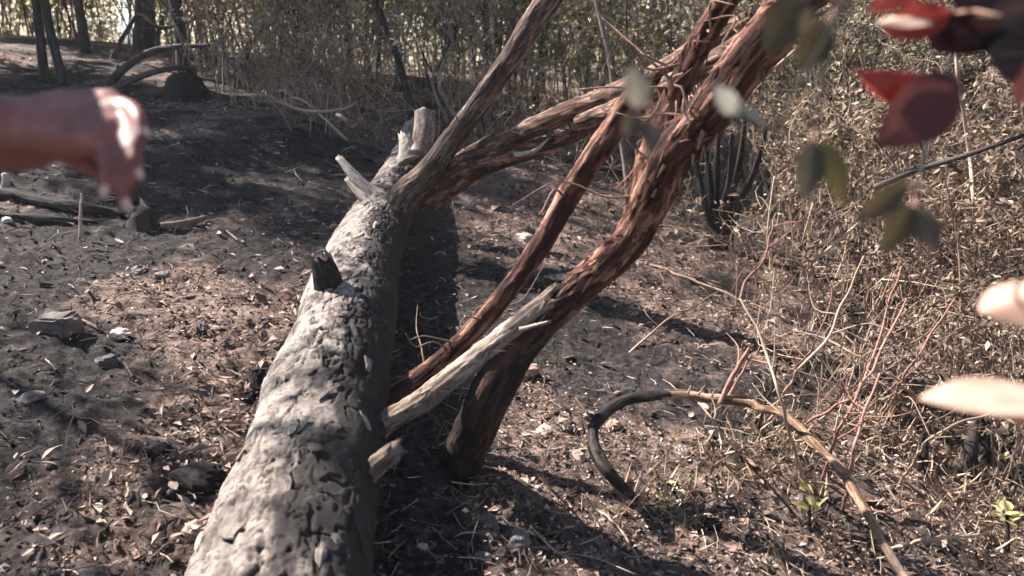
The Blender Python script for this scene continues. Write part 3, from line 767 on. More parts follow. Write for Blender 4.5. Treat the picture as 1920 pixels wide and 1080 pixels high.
TW = [
 ([g(1505, 905), (1470, 770, 2.5), (1438, 670, 2.6), (1415, 610, 2.65), (1388, 560, 2.7)], .007, 'tan_twig', 'pale thin stem rising through the arch of the bent branch'),
 ([g(1440, 790), (1500, 690, 2.75), (1545, 645, 2.75), (1580, 570, 2.8), (1620, 480, 2.8)], .006, 'tan_twig', 'thin tan stem leaning right over the bent branch'),
 ([g(1540, 900), (1575, 800, 2.6), (1620, 720, 2.65), (1660, 640, 2.7), (1700, 560, 2.75)], .007, 'red_twig', 'red stem leaning right, nearest to the pale leaf'),
 ([g(1500, 800), (1600, 740, 2.9), (1640, 660, 2.9), (1665, 570, 2.95), (1690, 500, 3.0)], .006, 'red_twig', 'red stem crossing behind the other red stem'),
 ([(1350, 757, 2.70), (1372, 710, 2.69), (1405, 652, 2.68)], .011, 'red_twig', 'short reddish twig standing on the bent branch'),
 ([(1362, 752, 2.72), (1390, 700, 2.72), (1408, 665, 2.72)], .005, 'red_twig', 'finer twig beside the short reddish twig'),
 ([g(1195, 490), g(1300, 525, .03), g(1400, 565, .04), g(1500, 607, .02)], .010, 'tan_twig', 'long thin branch lying across the shadows beyond the bent branch'),
 ([g(1180, 662, .0), g(1240, 610, .08), g(1300, 575, .12), g(1345, 548, .1)], .006, 'tan_twig', 'thin twig curving over the shaded ground in mid view'),
 ([g(1385, 855), (1340, 790, 2.6), (1310, 755, 2.65)], .006, 'tan_twig', 'thin pale stick leaning against the bent branch'),
 ([(1388, 560, 2.7), (1400, 525, 2.72), (1430, 490, 2.75), (1455, 400, 2.8)], .005, 'red_twig', 'fine twig forking up above the pale stem'),
 ([g(1660, 1030), (1740, 1012, 2.1), (1800, 1005, 2.15), (1850, 1000, 2.2)], .006, 'tan_twig', 'twig lying toward the lower right corner'),
 ([g(1600, 950), g(1670, 965, .03), g(1720, 945, .05), g(1770, 970, .02)], .006, 'red_twig', 'crooked reddish twig beside the lower end of the bent branch'),
 ([g(1420, 810), (1455, 700, 2.75), (1450, 640, 2.8)], .007, 'char', 'black stick standing in the ash inside the bent branch'),
 ([g(1500, 545), (1530, 490, 3.4), (1600, 430, 3.4), (1660, 350, 3.4)], .010, 'tan_twig', 'pale brown branch slanting up into the right thicket'),
 ([g(1520, 520), (1505, 440, 3.6), (1525, 380, 3.6)], .008, 'tan_twig', 'upright pale twig at the edge of the right thicket'),
 ([g(1840, 560), (1832, 420, 3.5), (1815, 290, 3.5), (1800, 180, 3.4), (1790, 60, 3.4)], .012, 'tan_twig', 'pale crooked stem standing in the right thicket'),
 ([(1640, 352, 3.1), (1720, 318, 3.0), (1800, 295, 2.9), (1930, 250, 2.8)], .014, 'tree_bark', 'brown branch reaching across the right thicket'),
 ([g(1205, 1070), g(1170, 1000, .04), g(1140, 970, .05), g(1118, 955, .0)], .005, 'tan_twig', 'thin bent twig between the two dark shadows'),
 ([g(1035, 925), g(1020, 900, .05), (1018, 885, 2.5)], .005, 'tan_twig', 'tiny upright twig beside the shadow of the limb'),
 ([g(1090, 1075), g(1065, 1050, .01), g(1050, 1035)], .012, 'tan_twig', 'yellowish splinter of wood near the lower edge'),
 ([g(1370, 210), (1440, 140, 2.7), (1490, 95, 2.6)], .008, 'tan_twig', 'straight bare twig behind the tops of the red limbs'),
 ([g(480, 165), (560, 205, 6.6), (640, 205, 6.5), (670, 190, 6.5)], .016, 'tan_twig', 'dead branch lying in the dry brush beyond the log'),
 ([g(520, 190), (560, 185, 6.9), (600, 215, 6.8), (650, 262, 6.5)], .014, 'pale_wood', 'pale dead branch slanting down through the dry brush'),
 ([g(655, 250), (648, 225, 6.3), (632, 215, 6.3)], .022, 'pale_wood', 'bent white stick at the end of the dry brush'),
 ([g(570, 285), g(640, 290, .04), g(700, 300, .03)], .03, 'char', 'dark stick lying left of the pale fork of the log'),
 ([g(85, 672), g(102, 690, .03), g(95, 700, .0)], .004, 'tan_twig', 'tiny hooked twig below the grey block'),
 ([g(235, 955), g(240, 920, .02), g(238, 905, .03)], .006, 'tan_twig', 'short pale stick in the left foreground'),
 ([g(1580, 960), (1600, 860, 2.4), (1612, 800, 2.42), (1650, 700, 2.45)], .006, 'red_twig', 'upright red stem above the lower end of the bent branch'),
 ([g(1640, 800), (1700, 700, 2.8), (1735, 640, 2.8), (1790, 560, 2.85)], .006, 'red_twig', 'slanting red stem left of the upper pale leaf'),
 ([g(1480, 700), (1530, 640, 3.0), (1555, 560, 3.0), (1545, 500, 3.0)], .005, 'red_twig', 'bowed red twig behind the thin tan stem'),
 ([g(1740, 760), (1660, 700, 2.9), (1560, 640, 3.0), (1490, 620, 3.05)], .006, 'tan_twig', 'tan twig leaning left across the red stems'),
 ([g(1690, 900), (1740, 830, 2.45), (1800, 790, 2.45), (1880, 765, 2.5)], .006, 'tan_twig', 'tan twig slanting toward the black stems under the pale leaf'),
 ([g(1760, 700), (1700, 640, 3.0), (1640, 610, 3.0), (1560, 625, 3.05)], .006, 'tan_twig', 'drooping tan twig between the red stems and the thicket'),
 ([g(1320, 905), (1345, 870, 2.45), (1392, 842, 2.47), (1418, 835, 2.48)], .005, 'red_twig', 'small forked twig inside the bent branch'),
 ([g(1480, 520), (1440, 440, 3.6), (1440, 400, 3.6), (1452, 330, 3.6)], .006, 'tan_twig', 'crooked pale twig left of the right thicket'),
 ([g(150, 600), g(205, 625, .02)], .010, 'grey_limb', 'dark handle-like stick ending at the cream chip'),
]
for k, (pts, rd, mt, lb) in enumerate(TW):
    stick('twig' if rd < .012 else 'branch', pts, np.linspace(rd, rd * .55, len(pts)), mt, lb, 'twig' if rd < .012 else 'branch', seed=100 + k, tone=0.55, sides=8, n=9 * len(pts), twigs=6 if (k in (0, 1, 2, 3, 7, 9, 13, 14, 15, 21, 22) or 'red stem' in lb or 'tan twig' in lb) else 2, twig_len=.2)
# stubs of burnt stems at the right edge
for k, (x, y, h, lb) in enumerate(((1815, 890, 120, 'left of the black burnt stems under the pale leaf'), (1845, 870, 130, 'middle one of the black burnt stems under the pale leaf'), (1885, 860, 110, 'right one of the black burnt stems under the pale leaf'), (1722, 880, 60, 'small black burnt stub left of the black stems'))):
    stick('burnt_sapling', rise(x, y, (x + 6, y - h * .5, 0), (x + 10, y - h, .1)), [.030, .026, .018], 'char', lb, 'stem', seed=140 + k, sides=12, jag=.03)

# ------------------------------------------------------------------ thicket
M['tan_stem'] = m_tone('tan_brush_bark', [(0.0, (0.07, 0.045, 0.035)), (0.5, (0.24, 0.165, 0.125)), (1.0, (0.52, 0.39, 0.30))], 0.85, 30)
def shrub_proto(name, seed, stems, h, spread, leaves, material, leaf_len=(0.03, 0.06), lean=0.25, tone_c=0.5, r0=0.012, twigs=6, low=0.15, leaf_w=0.28, tb=(2, 2.4), bark='stem'):
    r = np.random.default_rng(seed)
    root = empty(name, (0, 0, 0))
    st, lv = MB(), MB()
    paths = []
    for k in range(stems):
        a = r.uniform(0, 6.28); b0 = np.array([math.cos(a), math.sin(a), 0]) * r.uniform(0, spread * 0.35)
        hh = h * r.uniform(0.6, 1.08)
        ln = rand_unit(r, 1)[0] * lean * hh; ln[2] = 0
        p = [b0 + [0, 0, -0.1], b0 + ln * 0.2 + [0, 0, hh * 0.3] + r.normal(size=3) * 0.10 * spread, b0 + ln * 0.55 + [0, 0, hh * 0.65] + r.normal(size=3) * 0.17 * spread, b0 + ln + [0, 0, hh] + r.normal(size=3) * 0.2 * spread]
        tn = np.clip(r.normal(tone_c, 0.2), 0, 1); rr = r0 * r.uniform(0.6, 1.4)
        Sx = add_tube(st, p, [rr, rr * .85, rr * .6, rr * .25], 5, n=9, disp=lambda TH, U, RR, tn=tn: (0 * RR, dict(tone=0 * RR + tn)), cap=False)
        paths.append(smooth_path(Sx[3:, :3], 12))
        for _ in range(twigs):
            s = r.uniform(low + 0.1, 1.0); q = smooth_path(Sx[:, :3], 40)[int(s * 39)]
            d = rand_unit(r, 1)[0]; d[2] = abs(d[2]) * 0.9 + 0.15; L = hh * r.uniform(0.10, 0.28)
            tp = [q, q + d * L * 0.5 + r.normal(size=3) * L * 0.1, q + d * L + r.normal(size=3) * L * 0.16]
            add_tube(st, tp, [rr * .5, rr * .36, rr * .15], 4, n=5, disp=lambda TH, U, RR, tn=tn: (0 * RR, dict(tone=0 * RR + tn)), cap=False)
            paths.append(smooth_path(tp, 12))
    paths = np.array(paths)
    w = np.clip(paths[:, -1, 2] / h, low, 1) ; w /= w.sum()
    i = r.choice(len(paths), leaves, p=w); j = r.integers(2, 12, leaves)
    P = paths[i, j] + r.normal(size=(leaves, 3)) * 0.035 * h / 2
    D = rand_unit(r, leaves); D[:, 2] -= 0.25; D /= np.linalg.norm(D, axis=1)[:, None]
    L = r.uniform(*leaf_len, leaves)
    leaf_quads(P, D, rand_unit(r, leaves), L, L * leaf_w * r.uniform(0.6, 1.2, leaves), r.beta(*tb, leaves), lv)
    st.build('stems', M[bark], root, smooth=True)
    lv.build('foliage', M[material], root, smooth=False)
    return root

PROTO = {
 'scrub': [shrub_proto('scrub_shrub', 200 + k, 9, 3.2, 1.5, 1900, 'olive_leaf', (0.03, 0.075), 0.5, 0.5, 0.009, 15) for k in range(4)],
 'gold': [shrub_proto('leafy_shrub', 210 + k, 9, 3.2, 1.4, 5200, 'gold_leaf', (0.06, 0.12), 0.22, 0.4, 0.013, 6, tb=(2.4, 1.8)) for k in range(2)],
 'green': [shrub_proto('leafy_shrub', 220 + k, 10, 2.4, 1.2, 2600, 'dark_leaf', (0.03, 0.06), 0.24, 0.5, 0.012, 7) for k in range(3)],
 'dry': [shrub_proto('dry_shrub', 230 + k, 14, 1.5, 1.0, 1000, 'dry_leaf', (0.025, 0.06), 0.6, 0.55, 0.0055, 12, tb=(2.2, 1.7), bark='tan_stem') for k in range(3)],
 'bare': [shrub_proto('bare_shrub', 240 + k, 12, 2.6, 1.0, 500, 'olive_leaf', (0.03, 0.05), 0.5, 0.6, 0.010, 15) for k in range(2)],
}
PROTO['tangle'] = [shrub_proto('bare_brush', 250 + k, 9, 0.95, 0.9, 130, 'dry_leaf', (0.03, 0.06), 1.0, 0.7, 0.0050, 8, tb=(2.2, 1.7), bark='tan_stem') for k in range(3)]
_used = set()
ORD = ['first', 'second', 'third', 'fourth', 'fifth', 'sixth', 'seventh', 'eighth', 'ninth', 'tenth', 'eleventh', 'twelfth', 'thirteenth', 'fourteenth', 'fifteenth', 'sixteenth', 'seventeenth', 'eighteenth', 'nineteenth', 'twentieth', 'twenty-first', 'twenty-second']
def place_shrub(kind, x, y, s, label, group, r, zs=None):
    pr = PROTO[kind][int(r.integers(0, len(PROTO[kind])))]
    if pr.name in _used: o = copy_tree(pr)
    else: o = pr; _used.add(pr.name)
    o.location = (x, y, gz(x, y) - 0.02)
    o.rotation_euler = (0, 0, r.uniform(0, 6.28))
    o.scale = (s, s, s * (zs or 1.0))
    tag(o, label, 'shrub', group)
    return o

r = np.random.default_rng(91)
def far_x(px, y): return (px - 960) / FPX * y * 1.02

# ridge at left, sunlit yellow-green leaves behind the trunks
for k, (px, y) in enumerate(((-60, 13.5), (-10, 17), (20, 14.5), (60, 16), (95, 13), (130, 18), (170, 15), (205, 13.8), (235, 17.5), (335, 16), (380, 14), (430, 13))):
    place_shrub('gold', far_x(px, y), y, r.uniform(0.8, 1.15), 'sunlit yellow-green shrub on the ridge, %s from the left' % ORD[k], 'yellow-green shrubs on the ridge', r)
# the olive scrub that closes the view
for row, (y, n) in enumerate(((9.3, 11), (10.6, 13), (12.4, 14), (14.5, 13))):
    for k in range(n):
        px = 430 + (1560 - 430) * (k + r.uniform(0.1, 0.9)) / n
        yy = y + r.uniform(-0.5, 0.5) - max(0, (px - 1000)) / 560 * 2.4
        place_shrub(('scrub', 'scrub', 'scrub', 'gold', 'bare')[int(r.integers(0, 5))], far_x(px, yy), yy, r.uniform(0.8, 1.15), 'tall olive scrub, %s from the left in the %s row behind the fallen tree' % (ORD[k], ('front', 'second', 'third', 'back')[row]), 'olive scrub behind the fallen tree', r)
for k, (px, y) in enumerate(((310, 13), (370, 12), (420, 10.5), (500, 9.4), (585, 9.2))):
    place_shrub('bare', far_x(px, y), y, r.uniform(0.8, 1.1), 'bare twiggy shrub, %s from the ridge toward the olive scrub' % ORD[k], 'bare shrubs left of the olive scrub', r)
# the right-hand thicket comes closer
for k, (px, y) in enumerate(sorted(((1430, 6.6), (1500, 6.0), (1580, 5.6), (1660, 5.2), (1740, 4.8), (1830, 4.6), (1920, 4.3), (1560, 7.0), (1700, 6.4), (1850, 5.8), (1980, 5.2), (1640, 7.8), (1800, 7.2), (1950, 6.8), (2080, 5.0)))):
    place_shrub('green' if r.random() < 0.7 else 'bare', far_x(px, y), y, r.uniform(0.8, 1.15), 'dull green shrub in the right thicket, %s from its left end' % ORD[k], 'leafy shrubs of the right thicket', r)
for k, (px, y, s) in enumerate(sorted(((1500, 5.2, .8), (1590, 4.7, .85), (1670, 4.3, .9), (1760, 4.0, .9), (1840, 3.8, .9), (1910, 3.4, .9), (1700, 4.9, 1.), (1800, 4.5, 1.), (1900, 4.1, 1.), (2000, 3.4, 1.), (1940, 3.0, .6), (2010, 2.75, .7)))):
    place_shrub('dry', far_x(px, y), y, s, 'dry brown brushwood at the foot of the right thicket, %s from the left' % ORD[k], 'dry shrubs along the right slope', r)
for k, (px, y, s) in enumerate(sorted(((600, 7.6, .75), (650, 8.0, .8), (560, 8.2, .7), (690, 7.6, .6), (520, 8.6, .6), (900, 8.2, .6), (1000, 7.8, .6)))):
    place_shrub('dry', far_x(px, y), y, s, 'low dry tan brush beyond the end of the log, %s from the left' % ORD[k], 'dry brush beyond the log', r)

for k, (px, y, s) in enumerate(sorted(((1400, 4.9, .7), (1470, 4.4, .8), (1545, 3.9, .9), (1620, 3.5, .9), (1690, 3.25, .9), (1560, 3.2, .6), (1660, 2.9, .6)))):
    place_shrub('tangle', far_x(px, y), y, s, 'tangle of thin bare tan twigs on the right slope, %s from the left' % ORD[k], 'bare brush on the right slope', r)
for k, (px, y, s) in enumerate(sorted(((470, 8.2, 1.), (540, 7.4, .8), (620, 7.0, .8), (700, 7.3, .8), (840, 7.2, .8), (950, 7.0, .8), (1080, 6.6, .9), (1250, 6.2, .9)))):
    place_shrub('tangle', far_x(px, y), y, s, 'tangle of thin bare twigs before the olive scrub, %s from the left' % ORD[k], 'bare brush before the olive scrub', r)
# tall leafy shrubs just outside the left edge shade the slope
for k, (x, y, s) in enumerate(((-6.9, 9.3, 1.5), (-8.2, 9.6, 1.6), (-7.6, 10.4, 1.6))):
    place_shrub('gold', x, y, s, 'tall leafy shrub out of view beyond the left edge, %s from the frame' % ORD[k], 'tall shrubs left of the frame', r)

# single thin bare saplings that can be told apart in front of the scrub
def thin_saplings():
    rr = np.random.default_rng(17)
    spots = [(x, y) for x, y in ((405, 150), (428, 120), (470, 175), (610, 205), (640, 195), (700, 190), (820, 225), (845, 232), (880, 245), (905, 240), (930, 250), (955, 248), (985, 240), (1010, 255), (1040, 250), (1075, 262), (1100, 270), (1215, 300), (1260, 310), (1420, 330), (1455, 340))]
    for k, (px, py) in enumerate(spots):
        p, t = on_ground(px, py)
        ln = rr.normal(0, 45); wv = rr.normal(0, 14)
        rad = rr.uniform(3.0, 6.5) * 0.5 * t / FPX * 1.6
        pts = [(px, py + 10, t), (px + ln * .3 + wv, py - 90, t), (px + ln * .6 - wv, py - 180, t), (px + ln, -30, t), (px + ln * 1.3, -120, t)]
        if py - 180 < 0: pts = [pts[0], pts[1], pts[3], pts[4]]
        tn = rr.choice([0.1, 0.2, 0.6, 0.9])
        stick('thin_sapling', pts, np.linspace(rad, rad * .5, len(pts)), 'stem', 'thin bare sapling in front of the olive scrub, %s from the left' % ORD[k], 'sapling', 'thin saplings in front of the scrub', tone=tn, sides=6, seed=300 + k, n=14, twigs=5, twig_len=0.5)
thin_saplings()
stick('wavy_branch', [(205, 120, 10.5), (235, 62, 10.5), (262, 28, 10.5), (300, 52, 10.4), (345, 42, 10.4), (400, 20, 10.3), (450, -10, 10.2)], [.03, .03, .028, .026, .025, .022, .02], 'tree_bark', 'wavy dark branch across the gap of sky at upper left', 'branch', seed=160, tone=.5, n=60)
stick('wavy_branch', [(292, 95, 11), (300, 50, 11), (312, 20, 11), (308, -20, 11)], [.035, .03, .028, .025], 'tree_bark', 'upright crooked stem in front of the gap of sky', 'sapling', seed=161, tone=.4, n=40)

# the wood far behind that reads as one mass
def far_wood():
    rr = np.random.default_rng(5)
    mb = MB()
    n = 80000
    y = rr.uniform(17, 34, n); x = rr.uniform(-1.0, 1.0, n) * y
    keep = ~((x / y > -0.475) & (x / y < -0.43))
    x, y = x[keep], y[keep]; n = len(x)
    clump = fbm(x / 1.5, y / 1.5, 0 * x, 2, 8)
    z = base_height(x, y) + rr.uniform(-0.3, 1, n) * (4.2 + 2.5 * clump)
    P = np.stack([x, y, z], -1)
    D = rand_unit(rr, n); L = rr.uniform(0.12, 0.26, n)
    leaf_quads(P, D, rand_unit(rr, n), L, L * 0.34, np.clip(rr.beta(2, 2.2, n) + 0.25 * clump, 0, 1), mb)
    tag(mb.build('far_wood', M['olive_leaf'], smooth=False), 'distant olive wood closing the view behind the scrub', 'wood', kind='stuff')
far_wood()

# ------------------------------------------------------------------ litter on the burnt ground (uncountable)
def polar_spots(rr, n, r0=1.4, r1=13.0, half=46):
    a = np.radians(rr.uniform(-half, half, n)); d = np.exp(rr.uniform(math.log(r0), math.log(r1), n))
    return d * np.sin(a), d * np.cos(a), d

def litter():
    rr = np.random.default_rng(44)
    n = 80000
    x, y, d = polar_spots(rr, n)
    dens = fbm(x / 0.5, y / 0.5, 0 * x, 3, 71)
    cm = char_shade_mask(x, y)
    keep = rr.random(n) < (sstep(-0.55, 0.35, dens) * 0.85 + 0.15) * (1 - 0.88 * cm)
    x, y, d, dens, cm = x[keep], y[keep], d[keep], dens[keep], cm[keep]; n = len(x)
    P = np.stack([x, y, ground_h(x, y) + rr.uniform(0.0, 0.022, n)], -1)
    D = rand_unit(rr, n); D[:, 2] *= 0.35; D /= np.linalg.norm(D, axis=1)[:, None]
    N = rand_unit(rr, n) * 0.55 + [0, 0, 1]; N /= np.linalg.norm(N, axis=1)[:, None]
    L = np.exp(rr.normal(math.log(0.015), 0.5, n)) * np.clip(d / 4, 0.85, 1.5)
    mb = MB()
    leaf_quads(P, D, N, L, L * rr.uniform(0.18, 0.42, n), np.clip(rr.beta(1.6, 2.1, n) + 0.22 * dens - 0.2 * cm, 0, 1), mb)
    tag(mb.build('leaf_litter', M['litter'], smooth=False), 'crumbled dry leaves strewn over the burnt ground', 'leaf litter', kind='stuff')
    # bigger curled leaves and bark strips, drifted against the log's left side and scattered thinly elsewhere
    n = 1100
    yy = rr.uniform(1.7, 5.2, n); xx = np.interp(yy, LOG_LINE[:, 1], LOG_LINE[:, 0]) - 0.22 - rr.exponential(0.14, n)
    x2, y2, d2 = polar_spots(rr, 1500)
    x, y = np.concatenate([xx, x2]), np.concatenate([yy, y2]); n = len(x)
    keep = rr.random(n) > 0.75 * char_shade_mask(x, y)
    x, y = x[keep], y[keep]; n = len(x)
    P = np.stack([x, y, ground_h(x, y) + rr.uniform(0.004, 0.03, n)], -1)
    D = rand_unit(rr, n); D[:, 2] *= 0.4; D /= np.linalg.norm(D, axis=1)[:, None]
    N = rand_unit(rr, n) * 0.7 + [0, 0, 1]; N /= np.linalg.norm(N, axis=1)[:, None]
    L = np.exp(rr.normal(math.log(0.036), 0.4, n))
    mb = MB()
    leaf_quads(P, D, N, L, L * rr.uniform(0.08, 0.30, n), np.clip(rr.beta(2.2, 1.9, n), 0, 1), mb)
    tag(mb.build('drifted_leaves', M['litter'], smooth=False), 'larger dry leaves and bark strips drifted along the left of the log', 'leaf litter', kind='stuff')
    # clods
    n = 22000
    x, y, d = polar_spots(rr, n)
    R = np.exp(rr.normal(math.log(0.0055), 0.5, n)) * np.clip(d / 4.5, 0.8, 1.3)
    c = np.stack([x, y, ground_h(x, y) + R * 0.3], -1)
    dirs = np.array([[1, 0, 0], [0, 1, 0], [-1, 0, 0], [0, -1, 0], [0, 0, 1], [0, 0, -1]], float)
    j = rr.uniform(0.55, 1.25, (n, 6, 1)) * dirs + rr.normal(0, 0.25, (n, 6, 3))
    V = (c[:, None] + j * R[:, None, None] * [1.2, 1.2, 0.85]).reshape(-1, 3)
    f = np.array([[0, 1, 4], [1, 2, 4], [2, 3, 4], [3, 0, 4], [1, 0, 5], [2, 1, 5], [3, 2, 5], [0, 3, 5]])
    mb = MB(); mb.add(V, None, (np.arange(n)[:, None, None] * 6 + f).reshape(-1, 3), tone=np.repeat(np.clip(rr.beta(1.6, 2.2, n) * (1.1 - 0.6 * char_shade_mask(x, y)), 0, 1), 6))
    tag(mb.build('soil_clods', M['clods'], smooth=False), 'crumbs of ash and charred soil over the ground', 'soil', kind='stuff')
    # twiglets
    n = 7000
    x, y, d = polar_spots(rr, n)
    L = np.exp(rr.normal(math.log(0.055), 0.5, n)); a = rr.uniform(0, 6.28, n)
    w = rr.uniform(0.0012, 0.003, n) * np.clip(d / 3, 0.9, 2)
    D = np.stack([np.cos(a), np.sin(a), rr.normal(0, 0.25, n)], -1)
    c = np.stack([x, y, ground_h(x, y) + 0.012 + np.abs(D[:, 2]) * L * 0.4], -1)
    s = np.stack([-np.sin(a), np.cos(a), 0 * a], -1)
    e0, e1, md = c - D * L[:, None] / 2, c + D * L[:, None] / 2, c + s * (L * rr.uniform(-0.12, 0.12, n))[:, None]
    rows = []
    for q, k in ((e0, 1.0), (md, 0.9), (e1, 0.4)):
        rows += [q + s * (w * k)[:, None], q - s * (w * k)[:, None], q + np.array([0, 0, 1]) * (w * k * 1.6)[:, None]]
    V = np.stack(rows, 1).reshape(-1, 3)
    f = np.array([[b + i, b + (i + 1) % 3, b + 3 + (i + 1) % 3, b + 3 + i] for b in (0, 3) for i in range(3)])
    mb = MB(); mb.add(V, (np.arange(n)[:, None, None] * 9 + f).reshape(-1, 4), tone=np.repeat(rr.uniform(0, 1, n), 9))
    tag(mb.build('twig_debris', M['twiglet'], smooth=False), 'broken dry twigs scattered over the ground', 'twigs', kind='stuff')
    # dry grass in the right foreground
    n = 2000
    u, v = rr.normal(0, 1, n), rr.normal(0, 1, n)
    cen = np.array([on_ground(px, py)[0][:2] for px, py in ((1440, 800), (1260, 930), (1500, 850), (1700, 850), (1800, 900), (1850, 980), (1650, 770), (1750, 780), (1880, 1040), (1600, 1040), (1400, 880))])
    k = rr.integers(0, len(cen), n)
    x, y = cen[k, 0] + u * 0.13, cen[k, 1] + v * 0.13
    P = np.stack([x, y, ground_h(x, y)], -1)
    D = rand_unit(rr, n); D[:, 2] = np.abs(D[:, 2]) + 0.25; D /= np.linalg.norm(D, axis=1)[:, None]
    L = rr.uniform(0.03, 0.13, n)
    mb = MB()
    leaf_quads(P, D, rand_unit(rr, n), L, rr.uniform(0.0012, 0.0026, n), rr.uniform(0, 1, n), mb)
    tag(mb.build('dry_grass', M['straw'], smooth=False), 'wisps of dry grass on the right foreground', 'grass', kind='stuff')
litter()

# ------------------------------------------------------------------ stones, chips and seedlings that can be told apart
def stone(px, py, wpx, hpx, label, cat='stone', material='stone', tone=0.5, seed=1, block=0.0, name=None, flat=1.0, group=None):
    p, t = on_ground(px, py)
    rx, rz = wpx * .5 * t / FPX, hpx * .5 * t / FPX
    n, m = 22, 12
    th, ph = np.meshgrid(np.linspace(0, 2 * math.pi, n, endpoint=False), np.linspace(0.02, math.pi - 0.02, m))
    d = np.stack([np.sin(ph) * np.cos(th), np.sin(ph) * np.sin(th), np.cos(ph)], -1)
    e = np.sign(d) * np.abs(d) ** (1 - 0.55 * block)
    wf = worley(d[..., 0] * 1.3 + seed, d[..., 1] * 1.3, d[..., 2] * 1.3, seed)
    k = 0.78 + 0.30 * fbm(d[..., 0] * 1.8, d[..., 1] * 1.8, d[..., 2] * 1.8, 4, seed, .7) + 0.5 * (wf[1] - wf[0]) * 0.7
    Vv = (e * k[..., None] * [rx, rx * 0.8 * flat, rz]).reshape(-1, 3)
    a = np.arange(m - 1)[:, None] * n + np.arange(n)[None]; b = np.arange(m - 1)[:, None] * n + (np.arange(n)[None] + 1) % n
    mb = MB(); mb.add(Vv, np.stack([a, a + n, b + n, b], -1).reshape(-1, 4), [[i, (i + 1) % n, 0] for i in range(1, n - 1)], tone=np.clip(tone + 0.6 * (k.ravel() - 1), 0, 1))
    o = mb.build(name or cat.replace(' ', '_'), M[material], smooth=False)
    o.location = (p[0], p[1], p[2] + rz * 0.25)
    o.rotation_euler = (0, 0, seed * 1.7)
    return tag(o, label, cat, group)

stone(110, 620, 80, 62, 'squarish grey block with a rough top on the left ground', 'stone', 'stone', 0.45, 11, 1.2)
stone(60, 748, 58, 26, 'flat grey stone below the squarish block', 'stone', 'stone', 0.6, 12)
stone(222, 630, 40, 22, 'bright cream chip at the end of the dark stick', 'wood chip', 'pale_wood', 1.0, 13, 0.6, 'wood_chip')
stone(262, 508, 46, 16, 'flat pale stone left of the charred stub', 'stone', 'stone', 0.6, 14)
stone(303, 518, 34, 16, 'smaller flat stone right of the flat pale stone', 'stone', 'stone', 0.7, 15)
stone(380, 618, 40, 26, 'dull grey stone in the patch of shade left of the log', 'stone', 'stone', 0.35, 16)
stone(200, 685, 46, 34, 'dark slaty stone between the cream chip and the log', 'stone', 'stone', 0.3, 17, 0.5)
stone(985, 450, 36, 24, 'pale stone in the shadow behind the straight pole', 'stone', 'pale_wood', 0.9, 18, 0.6)
stone(986, 700, 58, 34, 'flat brown slab of bark right of the red limb', 'bark slab', 'litter', 0.62, 19, 0.4, 'bark_chunk')
stone(915, 985, 50, 44, 'rounded grey stone at the edge of the log shadow', 'stone', 'stone', 0.45, 20)
stone(975, 1020, 62, 40, 'broad pale stone nearest the lower edge', 'stone', 'stone', 0.6, 21)
stone(905, 1050, 44, 30, 'small pale stone touching the lower end of the log shadow', 'stone', 'stone', 0.6, 22)
stone(955, 975, 38, 36, 'dark clod behind the broad pale stone', 'clod', 'clods', 0.3, 23)
stone(1332, 992, 44, 34, 'black charcoal lump at the right of the yellow seedling', 'charcoal', 'char', 0.3, 24, 0.6)
stone(1278, 850, 40, 26, 'grey clod inside the bent branch', 'clod', 'clods', 0.85, 25)
stone(1150, 800, 36, 22, 'pinkish clod left of the bent branch', 'clod', 'litter', 0.7, 26)
stone(1085, 862, 38, 30, 'pale crumbly clod left of the foot of the bent branch', 'clod', 'litter', 0.75, 27)
stone(792, 1028, 30, 16, 'small pale stone lying in the black shade of the log', 'stone', 'pale_wood', 0.8, 28)
stone(362, 1000, 52, 34, 'pinkish flat slab against the lower left of the log', 'bark slab', 'litter', 0.8, 29, 0.7, 'bark_chunk')
stone(432, 868, 28, 38, 'upright pink chip against the left flank of the log', 'wood chip', 'litter', 0.85, 30, 0.6, 'wood_chip')
stone(375, 905, 120, 66, 'black burnt clump in the hollow left of the near log', 'charcoal', 'char', 0.15, 33, 0.2)
stone(300, 850, 60, 30, 'dark charred lump above the burnt clump', 'charcoal', 'char', 0.2, 34, 0.2)
stone(492, 730, 64, 70, 'black burnt root knob against the left flank of the log', 'root', 'char', 0.2, 31)
stone(1020, 808, 42, 14, 'pale curled chip right of the dark foot', 'wood chip', 'litter', 0.85, 32, 0.3, 'wood_chip')

def big_leaf(mb, base, tip, w, N, fold=0.0, curl=0.0, tone=0.5, ns=13, nc=7, sharp=1.0, skew=0.0):
    base, tip = np.asarray(base, float), np.asarray(tip, float)
    D = tip - base; L = np.linalg.norm(D); d = D / L
    N = np.asarray(N, float); N = N - d * N.dot(d); N /= np.linalg.norm(N)
    side = np.cross(d, N)
    s = np.linspace(0.0, 1, ns)
    hw = 0.5 * w * np.sin(math.pi * s ** 0.85) ** (0.8 * sharp)
    hw[0] = hw[-1] = 0.0004
    c = np.linspace(-1, 1, nc)
    Sg, Cg = np.meshgrid(s, c, indexing='ij')
    H = hw[:, None] * np.ones_like(Cg)
    P = base + D * Sg[..., None] + side * (Cg * H * math.cos(fold))[..., None] + N * (np.abs(Cg) ** 1.2 * H * math.sin(fold) + curl * L * 4 * Sg * (1 - Sg) * 0.25 + 0.04 * L * np.sin(Sg * 9 + Cg * 2) * np.abs(Cg) * 0.3)[..., None]
    a = np.arange(ns - 1)[:, None] * nc + np.arange(nc - 1)[None]
    Q = np.stack([a, a + 1, a + nc + 1, a + nc], -1).reshape(-1, 4)
    tn = np.clip(tone + 0.16 * (1 - np.abs(Cg)) ** 3 + 0.05 * np.cos(Sg * 60) * np.abs(Cg), 0, 1)
    mb.add(P.reshape(-1, 3), Q, tone=tn.ravel())

